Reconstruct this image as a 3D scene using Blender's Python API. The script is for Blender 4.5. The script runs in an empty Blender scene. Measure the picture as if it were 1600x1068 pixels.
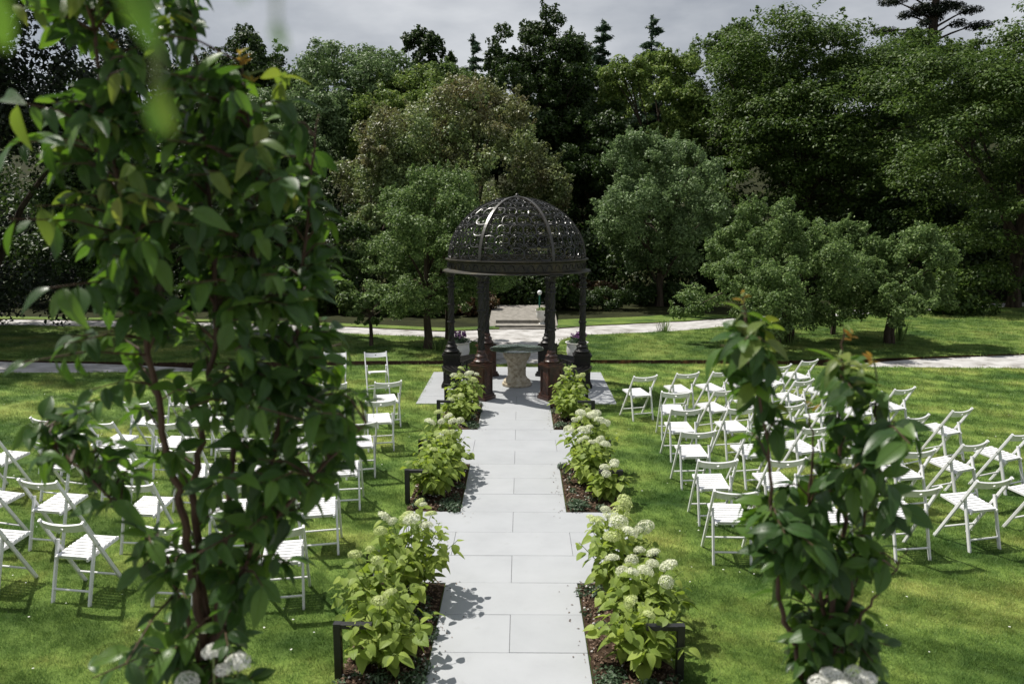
import bpy, bmesh, math, random
import numpy as np
from mathutils import Vector, Matrix, Euler, noise

random.seed(7); np.random.seed(7)
PI = math.pi
R_ = math.radians
scene = bpy.context.scene
COL = scene.collection

# ------------------------------------------------------------------ camera
FPX = 1266.7                       # focal length in pixels of the 1600 px wide photograph
PITCH = math.atan(194.0 / FPX)
YAW = math.atan(14.7 / 1280.0)
CAM = Vector((0.086, 0.0, 3.3))
cam_d = bpy.data.cameras.new('camera')
cam = bpy.data.objects.new('camera', cam_d); COL.objects.link(cam)
cam.location = CAM
cam.rotation_euler = (PI / 2 - PITCH, 0, YAW)
cam_d.sensor_width = 36.0
cam_d.lens = FPX / 1600 * 36
cam_d.clip_start = 0.05
cam_d.clip_end = 2000
cam_d.dof.use_dof = True
cam_d.dof.focus_distance = 13.5
cam_d.dof.aperture_fstop = 2.9
scene.camera = cam

# ------------------------------------------------------------------ sky, sun, exposure
SX, SY = 0.52, -0.30               # shadow shift per metre of height
SUN_EL = math.atan(1 / math.hypot(SX, SY))
SUN_AZ = math.atan2(-SX, -SY)      # azimuth from +Y towards +X of where the sun stands
world = bpy.data.worlds.new('World'); scene.world = world
world.use_nodes = True
wn, wl = world.node_tree.nodes, world.node_tree.links
wn.clear()
w_out = wn.new('ShaderNodeOutputWorld')
w_bg = wn.new('ShaderNodeBackground'); w_bg.inputs['Strength'].default_value = 0.076
w_sky = wn.new('ShaderNodeTexSky'); w_sky.sky_type = 'NISHITA'; w_sky.sun_disc = False
w_sky.sun_elevation = SUN_EL; w_sky.sun_rotation = SUN_AZ
w_tc = wn.new('ShaderNodeTexCoord')
w_map = wn.new('ShaderNodeMapping'); w_map.inputs['Scale'].default_value = (1.0, 1.0, 2.6)
w_n1 = wn.new('ShaderNodeTexNoise'); w_n1.inputs['Scale'].default_value = 3.2; w_n1.inputs['Detail'].default_value = 8
w_n1.inputs['Roughness'].default_value = 0.52
w_n2 = wn.new('ShaderNodeTexNoise'); w_n2.inputs['Scale'].default_value = 1.7; w_n2.inputs['Detail'].default_value = 4
w_r1 = wn.new('ShaderNodeValToRGB')            # cloud tone
w_r1.color_ramp.elements[0].position = 0.38; w_r1.color_ramp.elements[0].color = (3.3, 3.6, 4.1, 1)
w_r1.color_ramp.elements[1].position = 0.66; w_r1.color_ramp.elements[1].color = (6.9, 7.1, 7.4, 1)
w_r2 = wn.new('ShaderNodeValToRGB')            # cover
w_r2.color_ramp.elements[0].position = 0.34; w_r2.color_ramp.elements[0].color = (0.55, 0.55, 0.55, 1)
w_r2.color_ramp.elements[1].position = 0.52; w_r2.color_ramp.elements[1].color = (0.96, 0.96, 0.96, 1)
w_mix = wn.new('ShaderNodeMix'); w_mix.data_type = 'RGBA'
wl.new(w_tc.outputs['Generated'], w_map.inputs['Vector'])
wl.new(w_map.outputs['Vector'], w_n1.inputs['Vector']); wl.new(w_map.outputs['Vector'], w_n2.inputs['Vector'])
wl.new(w_n1.outputs['Fac'], w_r1.inputs['Fac']); wl.new(w_n2.outputs['Fac'], w_r2.inputs['Fac'])
wl.new(w_r2.outputs['Color'], w_mix.inputs['Factor'])
wl.new(w_sky.outputs['Color'], w_mix.inputs[6]); wl.new(w_r1.outputs['Color'], w_mix.inputs[7])
wl.new(w_mix.outputs[2], w_bg.inputs['Color']); wl.new(w_bg.outputs['Background'], w_out.inputs['Surface'])

sun_d = bpy.data.lights.new('sun', 'SUN'); sun = bpy.data.objects.new('sun', sun_d); COL.objects.link(sun)
sun_d.energy = 4.6; sun_d.angle = R_(0.55); sun_d.color = (1.0, 0.955, 0.88)
sun.rotation_euler = Vector((SX, SY, -1)).to_track_quat('-Z', 'Y').to_euler()
sun.location = (-20, 14, 40)

scene.view_settings.view_transform = 'Standard'
scene.view_settings.look = 'None'
scene.view_settings.exposure = 0.42
scene.view_settings.gamma = 1.0
scene.view_settings.use_curve_mapping = False
cy = scene.cycles
cy.use_denoising = True
cy.max_bounces = 6; cy.diffuse_bounces = 2; cy.glossy_bounces = 3; cy.transmission_bounces = 5; cy.transparent_max_bounces = 6
cy.sample_clamp_indirect = 6.0
cy.caustics_reflective = False; cy.caustics_refractive = False

# ------------------------------------------------------------------ picture -> place
CM = Euler((PI / 2 - PITCH, 0, YAW)).to_matrix()
def ray(x, y):
    return CM @ Vector(((x - 800) / FPX, -(y - 534) / FPX, -1.0))
def G(x, y, z=0.0):                # point of the level z
    d = ray(x, y); t = (z - CAM.z) / d.z
    return CAM + d * t
def A(x, y, D):                    # point at distance D ahead
    d = ray(x, y); t = D / d.y
    return CAM + d * t

# ------------------------------------------------------------------ helpers
class MB:
    def __init__(s): s.v = []; s.f = []
    def add(s, vs, fs):
        b = len(s.v); s.v += [tuple(v) for v in vs]; s.f += [tuple(i + b for i in f) for f in fs]; return s
    def box(s, c, d, rz=0.0):
        x, y, z = d[0] / 2, d[1] / 2, d[2] / 2
        m = Matrix.Rotation(rz, 3, 'Z'); c = Vector(c)
        vs = [c + m @ Vector((i * x, j * y, k * z)) for i in (-1, 1) for j in (-1, 1) for k in (-1, 1)]
        return s.add(vs, [(0, 1, 3, 2), (4, 6, 7, 5), (0, 4, 5, 1), (2, 3, 7, 6), (0, 2, 6, 4), (1, 5, 7, 3)])
    def bar(s, p0, p1, w, h, side=(1, 0, 0), bev=0.0):
        p0 = Vector(p0); p1 = Vector(p1); d = (p1 - p0).normalized()
        a = Vector(side); a = (a - d * a.dot(d)).normalized(); b = d.cross(a)
        if bev:
            prof = [(-1, -1 + bev), (-1 + bev, -1), (1 - bev, -1), (1, -1 + bev), (1, 1 - bev), (1 - bev, 1), (-1 + bev, 1), (-1, 1 - bev)]
        else:
            prof = [(-1, -1), (1, -1), (1, 1), (-1, 1)]
        n = len(prof)
        vs = [p + a * (u * w / 2) + b * (v * h / 2) for p in (p0, p1) for u, v in prof]
        fs = [(i, (i + 1) % n, n + (i + 1) % n, n + i) for i in range(n)] + [tuple(range(n))[::-1], tuple(range(n, 2 * n))]
        return s.add(vs, fs)
    def tube(s, pts, rad, n=6, cap=True):
        pts = [Vector(p) for p in pts]
        rs = rad if isinstance(rad, (list, tuple)) else [rad] * len(pts)
        vs = []; prev = None
        for i, p in enumerate(pts):
            d = (pts[min(i + 1, len(pts) - 1)] - pts[max(i - 1, 0)])
            d = d.normalized() if d.length > 1e-9 else Vector((0, 0, 1))
            if prev is None:
                a = d.orthogonal().normalized()
            else:
                a = prev - d * prev.dot(d)
                a = a.normalized() if a.length > 1e-6 else d.orthogonal().normalized()
            prev = a; b = d.cross(a)
            vs += [p + (a * math.cos(2 * PI * k / n) + b * math.sin(2 * PI * k / n)) * rs[i] for k in range(n)]
        fs = [(i * n + k, i * n + (k + 1) % n, (i + 1) * n + (k + 1) % n, (i + 1) * n + k) for i in range(len(pts) - 1) for k in range(n)]
        if cap: fs += [tuple(range(n))[::-1], tuple(range((len(pts) - 1) * n, len(pts) * n))]
        return s.add(vs, fs)
    def lathe(s, prof, n=24, c=(0, 0, 0), mod=None, closed=False):
        vs = []
        for (r, z) in prof:
            for k in range(n):
                t = 2 * PI * k / n
                rr = r + (mod(t, z, r) if mod else 0)
                vs.append((c[0] + rr * math.cos(t), c[1] + rr * math.sin(t), c[2] + z))
        m = len(prof)
        fs = [(i * n + k, i * n + (k + 1) % n, (i + 1) % m * n + (k + 1) % n, (i + 1) % m * n + k) for i in range(m if closed else m - 1) for k in range(n)]
        if not closed:
            if prof[0][0] > 1e-4: fs.append(tuple(range(n))[::-1])
            if prof[-1][0] > 1e-4: fs.append(tuple(range((m - 1) * n, m * n)))
        return s.add(vs, fs)
    def mesh(s, name, mat=None, smooth=False):
        me = bpy.data.meshes.new(name); me.from_pydata(s.v, [], s.f); me.update()
        if mat: me.materials.append(mat)
        if smooth: smooth_mesh(me)
        return me
    def obj(s, name, mat=None, parent=None, smooth=False, loc=None, rz=None):
        return link(name, s.mesh(name, mat, smooth), parent, loc, rz)

def smooth_mesh(me, ang=35):
    me.polygons.foreach_set('use_smooth', [True] * len(me.polygons))
    try: me.set_sharp_from_angle(angle=R_(ang))
    except Exception: pass

def link(name, me, parent=None, loc=None, rz=None):
    o = bpy.data.objects.new(name, me); COL.objects.link(o)
    if parent is not None: o.parent = parent
    if loc is not None: o.location = loc
    if rz is not None: o.rotation_euler = (0, 0, rz)
    return o
def tag(o, label, cat, group=None, kind=None):
    o['label'] = label; o['category'] = cat
    if group: o['group'] = group
    if kind: o['kind'] = kind
    return o
def thing(name, label, cat, loc=(0, 0, 0), rz=0.0, group=None):
    o = link(name, None, None, loc, rz); o.empty_display_size = 0.2
    return tag(o, label, cat, group)
def structure(o): o['kind'] = 'structure'; return o
def stuff(o, label=None, cat=None):
    o['kind'] = 'stuff'
    if label: o['label'] = label
    if cat: o['category'] = cat
    return o

# ------------------------------------------------------------------ materials
def mat_new(name):
    m = bpy.data.materials.new(name); m.use_nodes = True
    nt = m.node_tree; nt.nodes.clear()
    out = nt.nodes.new('ShaderNodeOutputMaterial')
    return m, nt, out
def N(nt, t, **kw):
    n = nt.nodes.new(t)
    for k, v in kw.items():
        if hasattr(n, k) and k not in n.inputs: setattr(n, k, v)
        else: n.inputs[k].default_value = v
    return n
def ramp(nt, stops, fac=None):
    r = nt.nodes.new('ShaderNodeValToRGB'); e = r.color_ramp.elements
    while len(e) < len(stops): e.new(0.5)
    for el, (p, c) in zip(e, stops):
        el.position = p; el.color = (*c, 1)
    if fac is not None: nt.links.new(fac, r.inputs['Fac'])
    return r
def surf(name, stops, scale=8.0, rough=0.6, spec=0.4, bump=0.0, bscale=None, metal=0.0, detail=6, space='Object', stretch=None, distortion=0.0):
    """noise coloured surface with fine relief"""
    m, nt, out = mat_new(name)
    p = N(nt, 'ShaderNodeBsdfPrincipled'); p.inputs['Roughness'].default_value = rough
    p.inputs['Metallic'].default_value = metal; p.inputs['Specular IOR Level'].default_value = spec
    tc = N(nt, 'ShaderNodeTexCoord')
    if space == 'World':
        geo = N(nt, 'ShaderNodeNewGeometry'); vec = geo.outputs['Position']
    else: vec = tc.outputs[space]
    if stretch:
        mp = N(nt, 'ShaderNodeMapping'); mp.inputs['Scale'].default_value = stretch
        nt.links.new(vec, mp.inputs['Vector']); vec = mp.outputs['Vector']
    n1 = N(nt, 'ShaderNodeTexNoise'); n1.inputs['Scale'].default_value = scale; n1.inputs['Detail'].default_value = detail
    n1.inputs['Roughness'].default_value = 0.62; n1.inputs['Distortion'].default_value = distortion
    nt.links.new(vec, n1.inputs['Vector'])
    r = ramp(nt, stops, n1.outputs['Fac'])
    nt.links.new(r.outputs['Color'], p.inputs['Base Color'])
    if bump:
        n2 = N(nt, 'ShaderNodeTexNoise'); n2.inputs['Scale'].default_value = bscale or scale * 4; n2.inputs['Detail'].default_value = 5
        nt.links.new(vec, n2.inputs['Vector'])
        b = N(nt, 'ShaderNodeBump'); b.inputs['Strength'].default_value = 1.0; b.inputs['Distance'].default_value = bump
        nt.links.new(n2.outputs['Fac'], b.inputs['Height']); nt.links.new(b.outputs['Normal'], p.inputs['Normal'])
    nt.links.new(p.outputs['BSDF'], out.inputs['Surface'])
    return m

def foliage(name, stops, transl=0.3, rough=0.5, spec=0.35, patch=None, patch_scale=0.35, obj_random=False, veins=False, tcol=None, gain=1.0):
    """leaf: colour varies per leaf and, in broad patches, over the plant"""
    stops = [(p, tuple(min(.9, x * gain) for x in c)) for p, c in stops]
    if patch: patch = [(p, tuple(min(.9, x * gain) for x in c)) for p, c in patch]
    m, nt, out = mat_new(name)
    L = nt.links
    if obj_random:
        oi = N(nt, 'ShaderNodeObjectInfo'); gi = N(nt, 'ShaderNodeNewGeometry')
        ad = N(nt, 'ShaderNodeMath', operation='ADD'); L.new(oi.outputs['Random'], ad.inputs[0]); L.new(gi.outputs['Random Per Island'], ad.inputs[1])
        fr = N(nt, 'ShaderNodeMath', operation='FRACT'); L.new(ad.outputs[0], fr.inputs[0]); fac = fr.outputs[0]
    else:
        gi = N(nt, 'ShaderNodeNewGeometry'); fac = gi.outputs['Random Per Island']
    r = ramp(nt, stops, fac); col = r.outputs['Color']
    if patch:
        gp = N(nt, 'ShaderNodeNewGeometry')
        n = N(nt, 'ShaderNodeTexNoise'); n.inputs['Scale'].default_value = patch_scale; n.inputs['Detail'].default_value = 3
        L.new(gp.outputs['Position'], n.inputs['Vector'])
        rp = ramp(nt, [(0.42, (0, 0, 0)), (0.62, (1, 1, 1))], n.outputs['Fac'])
        mx = N(nt, 'ShaderNodeMix', data_type='RGBA'); L.new(rp.outputs['Color'], mx.inputs['Factor'])
        r2 = ramp(nt, patch, fac)
        L.new(col, mx.inputs[6]); L.new(r2.outputs['Color'], mx.inputs[7]); col = mx.outputs[2]
    p = N(nt, 'ShaderNodeBsdfPrincipled'); p.inputs['Roughness'].default_value = rough; p.inputs['Specular IOR Level'].default_value = spec
    if veins:
        uv = N(nt, 'ShaderNodeUVMap'); sp = N(nt, 'ShaderNodeSeparateXYZ'); L.new(uv.outputs['UV'], sp.inputs[0])
        au = N(nt, 'ShaderNodeMath', operation='SUBTRACT'); L.new(sp.outputs['X'], au.inputs[0]); au.inputs[1].default_value = 0.5
        ab = N(nt, 'ShaderNodeMath', operation='ABSOLUTE'); L.new(au.outputs[0], ab.inputs[0])
        m1 = N(nt, 'ShaderNodeMath', operation='MULTIPLY'); L.new(ab.outputs[0], m1.inputs[0]); m1.inputs[1].default_value = -9.0
        m2 = N(nt, 'ShaderNodeMath', operation='MULTIPLY_ADD'); L.new(sp.outputs['Y'], m2.inputs[0]); m2.inputs[1].default_value = 9.0; L.new(m1.outputs[0], m2.inputs[2])
        fr = N(nt, 'ShaderNodeMath', operation='FRACT'); L.new(m2.outputs[0], fr.inputs[0])
        pk = ramp(nt, [(0.0, (1, 1, 1)), (0.16, (0, 0, 0)), (0.9, (0, 0, 0)), (1.0, (1, 1, 1))], fr.outputs[0])
        mid = ramp(nt, [(0.0, (1, 1, 1)), (0.035, (0, 0, 0))], ab.outputs[0])
        mxv = N(nt, 'ShaderNodeMath', operation='MAXIMUM'); L.new(pk.outputs['Color'], mxv.inputs[0]); L.new(mid.outputs['Color'], mxv.inputs[1])
        bp = N(nt, 'ShaderNodeBump'); bp.inputs['Strength'].default_value = 0.7; bp.inputs['Distance'].default_value = 0.003; bp.invert = True
        L.new(mxv.outputs[0], bp.inputs['Height']); L.new(bp.outputs['Normal'], p.inputs['Normal'])
        lt = N(nt, 'ShaderNodeMix', data_type='RGBA', blend_type='MIX'); sc = N(nt, 'ShaderNodeMath', operation='MULTIPLY'); L.new(mxv.outputs[0], sc.inputs[0]); sc.inputs[1].default_value = 0.22
        L.new(sc.outputs[0], lt.inputs['Factor']); L.new(col, lt.inputs[6]); lt.inputs[7].default_value = (0.22, 0.30, 0.10, 1)
        col = lt.outputs[2]
    L.new(col, p.inputs['Base Color'])
    t = N(nt, 'ShaderNodeBsdfTranslucent')
    if tcol:
        mt = N(nt, 'ShaderNodeMix', data_type='RGBA', blend_type='MULTIPLY'); mt.inputs['Factor'].default_value = 1.0
        L.new(col, mt.inputs[6]); mt.inputs[7].default_value = (*tcol, 1); L.new(mt.outputs[2], t.inputs['Color'])
    else: L.new(col, t.inputs['Color'])
    ms = N(nt, 'ShaderNodeMixShader'); ms.inputs['Fac'].default_value = transl
    L.new(p.outputs['BSDF'], ms.inputs[1]); L.new(t.outputs['BSDF'], ms.inputs[2])
    L.new(ms.outputs['Shader'], out.inputs['Surface'])
    return m

M = {}
M['white'] = surf('white_paint', [(0.3, (0.73, 0.73, 0.74)), (0.7, (0.80, 0.80, 0.81))], 14, 0.42, 0.4, 0.0006, 60)
_nt = M['white'].node_tree; _p = [n for n in _nt.nodes if n.type == 'BSDF_PRINCIPLED'][0]; _src = _p.inputs['Base Color'].links[0].from_socket
_oi = _nt.nodes.new('ShaderNodeObjectInfo'); _rr = ramp(_nt, [(0.0, (0.90, 0.895, 0.88)), (0.4, (0.98, 0.98, 0.98)), (1.0, (1.03, 1.03, 1.03))], _oi.outputs['Random'])
_m1 = _nt.nodes.new('ShaderNodeMix'); _m1.data_type = 'RGBA'; _m1.blend_type = 'MULTIPLY'; _m1.inputs['Factor'].default_value = 1.0
_nt.links.new(_src, _m1.inputs[6]); _nt.links.new(_rr.outputs['Color'], _m1.inputs[7]); _nt.links.new(_m1.outputs[2], _p.inputs['Base Color'])
M['slab'] = surf('porcelain_slab', [(0.3, (0.330, 0.341, 0.355)), (0.5, (0.355, 0.367, 0.381)), (0.72, (0.375, 0.387, 0.402))], 2.2, 0.55, 0.3, 0.0004, 90, space='World', detail=9)
_nt = M['slab'].node_tree; _p = [n for n in _nt.nodes if n.type == 'BSDF_PRINCIPLED'][0]
_src = _p.inputs['Base Color'].links[0].from_socket
_oi = _nt.nodes.new('ShaderNodeObjectInfo'); _rr = ramp(_nt, [(0.0, (0.965, 0.968, 0.97)), (1.0, (1.025, 1.025, 1.025))], _oi.outputs['Random'])
_g = _nt.nodes.new('ShaderNodeNewGeometry'); _n = _nt.nodes.new('ShaderNodeTexNoise'); _n.inputs['Scale'].default_value = 5.5; _n.inputs['Detail'].default_value = 9; _n.inputs['Roughness'].default_value = .7
_nt.links.new(_g.outputs['Position'], _n.inputs['Vector']); _st = ramp(_nt, [(0.28, (0.92, 0.915, 0.90)), (0.40, (1, 1, 1))], _n.outputs['Fac'])
_m1 = _nt.nodes.new('ShaderNodeMix'); _m1.data_type = 'RGBA'; _m1.blend_type = 'MULTIPLY'; _m1.inputs['Factor'].default_value = 1.0
_m2 = _nt.nodes.new('ShaderNodeMix'); _m2.data_type = 'RGBA'; _m2.blend_type = 'MULTIPLY'; _m2.inputs['Factor'].default_value = 1.0
_nt.links.new(_src, _m1.inputs[6]); _nt.links.new(_rr.outputs['Color'], _m1.inputs[7]); _nt.links.new(_m1.outputs[2], _m2.inputs[6]); _nt.links.new(_st.outputs['Color'], _m2.inputs[7]); _nt.links.new(_m2.outputs[2], _p.inputs['Base Color'])
M['joint'] = surf('grey_grout', [(0.3, (0.25, 0.25, 0.25)), (0.7, (0.33, 0.33, 0.33))], 12, 0.9, 0.1)
M['iron'] = surf('black_cast_iron', [(0.35, (0.008, 0.008, 0.008)), (0.62, (0.016, 0.014, 0.012)), (0.78, (0.045, 0.022, 0.012))], 7, 0.42, 0.38, 0.002, 60)
M['iron_bronze'] = surf('brown_worn_cast_iron', [(0.30, (0.012, 0.009, 0.008)), (0.5, (0.05, 0.021, 0.013)), (0.72, (0.11, 0.040, 0.022))], 9, 0.36, 0.55, 0.003, 45)
M['iron_dome'] = surf('dome_iron', [(0.35, (0.006, 0.006, 0.005)), (0.7, (0.016, 0.014, 0.011))], 9, 0.33, 0.6, 0.001, 80)
M['rib'] = surf('rib_iron', [(0.35, (0.030, 0.027, 0.022)), (0.7, (0.06, 0.055, 0.045))], 8, 0.36, 0.6, 0.001, 80)
M['cornice'] = surf('mossy_iron_cornice', [(0.35, (0.012, 0.011, 0.009)), (0.55, (0.03, 0.026, 0.014)), (0.75, (0.07, 0.055, 0.022))], 5, 0.5, 0.4, 0.002, 60)
M['stone'] = surf('weathered_carved_stone', [(0.30, (0.16, 0.12, 0.07)), (0.48, (0.40, 0.35, 0.26)), (0.72, (0.56, 0.51, 0.42))], 11, 0.85, 0.2, 0.006, 40)
M['urn'] = surf('white_urn', [(0.3, (0.56, 0.55, 0.52)), (0.7, (0.74, 0.73, 0.71))], 9, 0.6, 0.3, 0.002, 40)
M['step'] = surf('grey_stone_step_shaded_walk', [(0.3, (0.16, 0.15, 0.13)), (0.7, (0.30, 0.28, 0.25))], 7, 0.85, 0.2, 0.004, 40)
M['black_metal'] = surf('black_powder_coat', [(0.3, (0.010, 0.010, 0.011)), (0.7, (0.016, 0.016, 0.017))], 20, 0.42, 0.5)
M['green_metal'] = surf('green_painted_metal', [(0.3, (0.01, 0.10, 0.07)), (0.7, (0.015, 0.14, 0.09))], 20, 0.4, 0.5)
M['globe'] = surf('white_globe', [(0.3, (0.78, 0.78, 0.78)), (0.7, (0.84, 0.84, 0.84))], 5, 0.25, 0.5)
M['bark'] = surf('tree_bark', [(0.3, (0.025, 0.019, 0.014)), (0.7, (0.09, 0.07, 0.05))], 9, 0.9, 0.15, 0.02, 25, stretch=(1, 1, 0.25))
M['stem_brown'] = surf('young_bark', [(0.3, (0.035, 0.018, 0.012)), (0.7, (0.10, 0.06, 0.035))], 30, 0.6, 0.3, 0.001, 120, stretch=(1, 1, 0.3))
M['stem_green'] = surf('green_stem', [(0.3, (0.10, 0.15, 0.04)), (0.7, (0.17, 0.22, 0.07))], 20, 0.6, 0.3)
M['soil'] = surf('dark_soil', [(0.3, (0.020, 0.013, 0.009)), (0.7, (0.055, 0.036, 0.022))], 14, 0.95, 0.1, 0.02, 40, space='World')
M['soil_edge'] = surf('cut_turf_soil', [(0.36, (0.02, 0.014, 0.008)), (0.54, (0.05, 0.032, 0.014)), (0.70, (0.16, 0.08, 0.03))], 3.0, 0.95, 0.1, 0.03, 20, space='World')
M['mulch'] = surf('bark_chip', [(0.25, (0.035, 0.021, 0.014)), (0.5, (0.115, 0.072, 0.048)), (0.75, (0.32, 0.25, 0.20))], 55, 0.9, 0.15, 0.0, space='World', detail=2)
M['pebble'] = surf('pale_pebble', [(0.3, (0.45, 0.42, 0.40)), (0.7, (0.66, 0.63, 0.61))], 20, 0.7, 0.3, space='World')
M['gravel'] = surf('pale_gravel', [(0.30, (0.16, 0.15, 0.13)), (0.43, (0.34, 0.33, 0.315)), (0.56, (0.43, 0.42, 0.41)), (0.70, (0.54, 0.53, 0.52))], 2.2, 0.95, 0.15, 0.008, 30, space='World', detail=10)
M['wood_floor'] = surf('woodland_floor', [(0.3, (0.012, 0.014, 0.006)), (0.6, (0.03, 0.034, 0.012)), (0.8, (0.05, 0.05, 0.02))], 0.9, 0.95, 0.1, 0.1, 4, space='World', detail=8)
M['terrace'] = surf('terrace_stone', [(0.3, (0.26, 0.25, 0.23)), (0.7, (0.38, 0.37, 0.35))], 4, 0.85, 0.2, 0.003, 40, space='World')

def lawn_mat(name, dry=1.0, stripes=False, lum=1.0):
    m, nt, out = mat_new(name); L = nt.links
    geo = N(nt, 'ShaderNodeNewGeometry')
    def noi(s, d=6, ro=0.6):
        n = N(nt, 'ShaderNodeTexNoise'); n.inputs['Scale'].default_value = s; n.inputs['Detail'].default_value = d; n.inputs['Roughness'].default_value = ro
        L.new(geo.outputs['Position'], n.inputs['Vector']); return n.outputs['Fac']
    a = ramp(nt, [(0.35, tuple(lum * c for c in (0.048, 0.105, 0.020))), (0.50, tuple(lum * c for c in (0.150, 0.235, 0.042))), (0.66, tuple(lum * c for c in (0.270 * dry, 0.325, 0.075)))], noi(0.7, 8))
    b = ramp(nt, [(0.3, (0.55, 0.6, 0.5)), (0.7, (1.25, 1.2, 1.2))], noi(34, 6, 0.75))
    mx = N(nt, 'ShaderNodeMix', data_type='RGBA', blend_type='MULTIPLY'); mx.inputs['Factor'].default_value = 1.0
    L.new(a.outputs['Color'], mx.inputs[6]); L.new(b.outputs['Color'], mx.inputs[7]); col = mx.outputs[2]
    if stripes:
        mp = N(nt, 'ShaderNodeMapping'); mp.inputs['Rotation'].default_value = (0, 0, R_(-62)); L.new(geo.outputs['Position'], mp.inputs['Vector'])
        w = N(nt, 'ShaderNodeTexWave'); w.inputs['Scale'].default_value = 0.42; w.inputs['Distortion'].default_value = 1.2; w.inputs['Detail'].default_value = 3
        L.new(mp.outputs['Vector'], w.inputs['Vector'])
        ws = ramp(nt, [(0.3, (0.74, 0.78, 0.70)), (0.7, (1.16, 1.14, 1.18))], w.outputs['Fac'])
        m2 = N(nt, 'ShaderNodeMix', data_type='RGBA', blend_type='MULTIPLY'); m2.inputs['Factor'].default_value = 1.0
        L.new(col, m2.inputs[6]); L.new(ws.outputs['Color'], m2.inputs[7]); col = m2.outputs[2]
    p = N(nt, 'ShaderNodeBsdfPrincipled'); p.inputs['Roughness'].default_value = 0.8; p.inputs['Specular IOR Level'].default_value = 0.2
    L.new(col, p.inputs['Base Color'])
    bp = N(nt, 'ShaderNodeBump'); bp.inputs['Distance'].default_value = 0.05; bp.inputs['Strength'].default_value = 0.8
    L.new(noi(26, 8, 0.8), bp.inputs['Height']); L.new(bp.outputs['Normal'], p.inputs['Normal'])
    L.new(p.outputs['BSDF'], out.inputs['Surface'])
    return m
M['lawn'] = lawn_mat('mown_lawn', 1.0, True)
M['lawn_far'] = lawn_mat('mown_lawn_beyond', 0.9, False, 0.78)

def blade_mat():
    m, nt, out = mat_new('grass_blades'); L = nt.links
    geo = N(nt, 'ShaderNodeNewGeometry')
    n = N(nt, 'ShaderNodeTexNoise'); n.inputs['Scale'].default_value = 0.7; n.inputs['Detail'].default_value = 8; n.inputs['Roughness'].default_value = 0.6
    L.new(geo.outputs['Position'], n.inputs['Vector'])
    a = ramp(nt, [(0.36, (0.085, 0.175, 0.038)), (0.50, (0.180, 0.280, 0.080)), (0.63, (0.330, 0.370, 0.125))], n.outputs['Fac'])
    v = ramp(nt, [(0.0, (0.65, 0.72, 0.6)), (0.8, (1.1, 1.1, 1.0)), (1.0, (1.6, 1.35, 1.3))], geo.outputs['Random Per Island'])
    mx = N(nt, 'ShaderNodeMix', data_type='RGBA', blend_type='MULTIPLY'); mx.inputs['Factor'].default_value = 1.0
    L.new(a.outputs['Color'], mx.inputs[6]); L.new(v.outputs['Color'], mx.inputs[7]); col = mx.outputs[2]
    mp = N(nt, 'ShaderNodeMapping'); mp.inputs['Rotation'].default_value = (0, 0, R_(-62)); L.new(geo.outputs['Position'], mp.inputs['Vector'])
    w = N(nt, 'ShaderNodeTexWave'); w.inputs['Scale'].default_value = 0.42; w.inputs['Distortion'].default_value = 1.2; w.inputs['Detail'].default_value = 3
    L.new(mp.outputs['Vector'], w.inputs['Vector'])
    ws = ramp(nt, [(0.3, (0.74, 0.78, 0.70)), (0.7, (1.14, 1.12, 1.16))], w.outputs['Fac'])
    m2 = N(nt, 'ShaderNodeMix', data_type='RGBA', blend_type='MULTIPLY'); m2.inputs['Factor'].default_value = 1.0
    L.new(col, m2.inputs[6]); L.new(ws.outputs['Color'], m2.inputs[7]); col = m2.outputs[2]
    p = N(nt, 'ShaderNodeBsdfPrincipled'); p.inputs['Roughness'].default_value = 0.5; p.inputs['Specular IOR Level'].default_value = 0.35
    t = N(nt, 'ShaderNodeBsdfTranslucent'); L.new(col, p.inputs['Base Color']); L.new(col, t.inputs['Color'])
    ms = N(nt, 'ShaderNodeMixShader'); ms.inputs['Fac'].default_value = 0.35
    L.new(p.outputs['BSDF'], ms.inputs[1]); L.new(t.outputs['BSDF'], ms.inputs[2]); L.new(ms.outputs['Shader'], out.inputs['Surface'])
    return m
M['blade'] = blade_mat()

def glass_mat():
    m, nt, out = mat_new('green_tinted_glass')
    p = N(nt, 'ShaderNodeBsdfPrincipled'); p.inputs['Base Color'].default_value = (0.62, 0.74, 0.68, 1); p.inputs['Roughness'].default_value = 0.03
    p.inputs['Transmission Weight'].default_value = 0.92; p.inputs['IOR'].default_value = 1.5
    nt.links.new(p.outputs['BSDF'], out.inputs['Surface']); return m
M['glass'] = glass_mat()

# foliage colours
D3 = lambda a, b, c: [(0.0, a), (0.55, b), (1.0, c)]
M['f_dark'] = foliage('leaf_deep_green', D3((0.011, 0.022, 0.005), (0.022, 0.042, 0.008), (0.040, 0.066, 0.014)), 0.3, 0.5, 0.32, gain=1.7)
M['f_grey'] = foliage('leaf_grey_green', D3((0.036, 0.060, 0.022), (0.068, 0.104, 0.038), (0.105, 0.145, 0.060)), 0.35, 0.5, 0.32, gain=2.2)
M['f_lime'] = foliage('leaf_yellow_green', D3((0.035, 0.060, 0.012), (0.070, 0.105, 0.022), (0.115, 0.145, 0.035)), 0.4, 0.5, 0.32, gain=2.3)
M['f_olive'] = foliage('leaf_olive_copper', D3((0.032, 0.050, 0.016), (0.064, 0.090, 0.028), (0.112, 0.138, 0.050)), 0.38, 0.45, 0.5,
                       patch=D3((0.034, 0.026, 0.011), (0.060, 0.054, 0.020), (0.095, 0.098, 0.042)), patch_scale=0.42, gain=2.7)
M['f_beech'] = foliage('leaf_beech_green', D3((0.018, 0.036, 0.007), (0.038, 0.066, 0.012), (0.070, 0.104, 0.022)), 0.4, 0.5, 0.32, gain=1.9)
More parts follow.
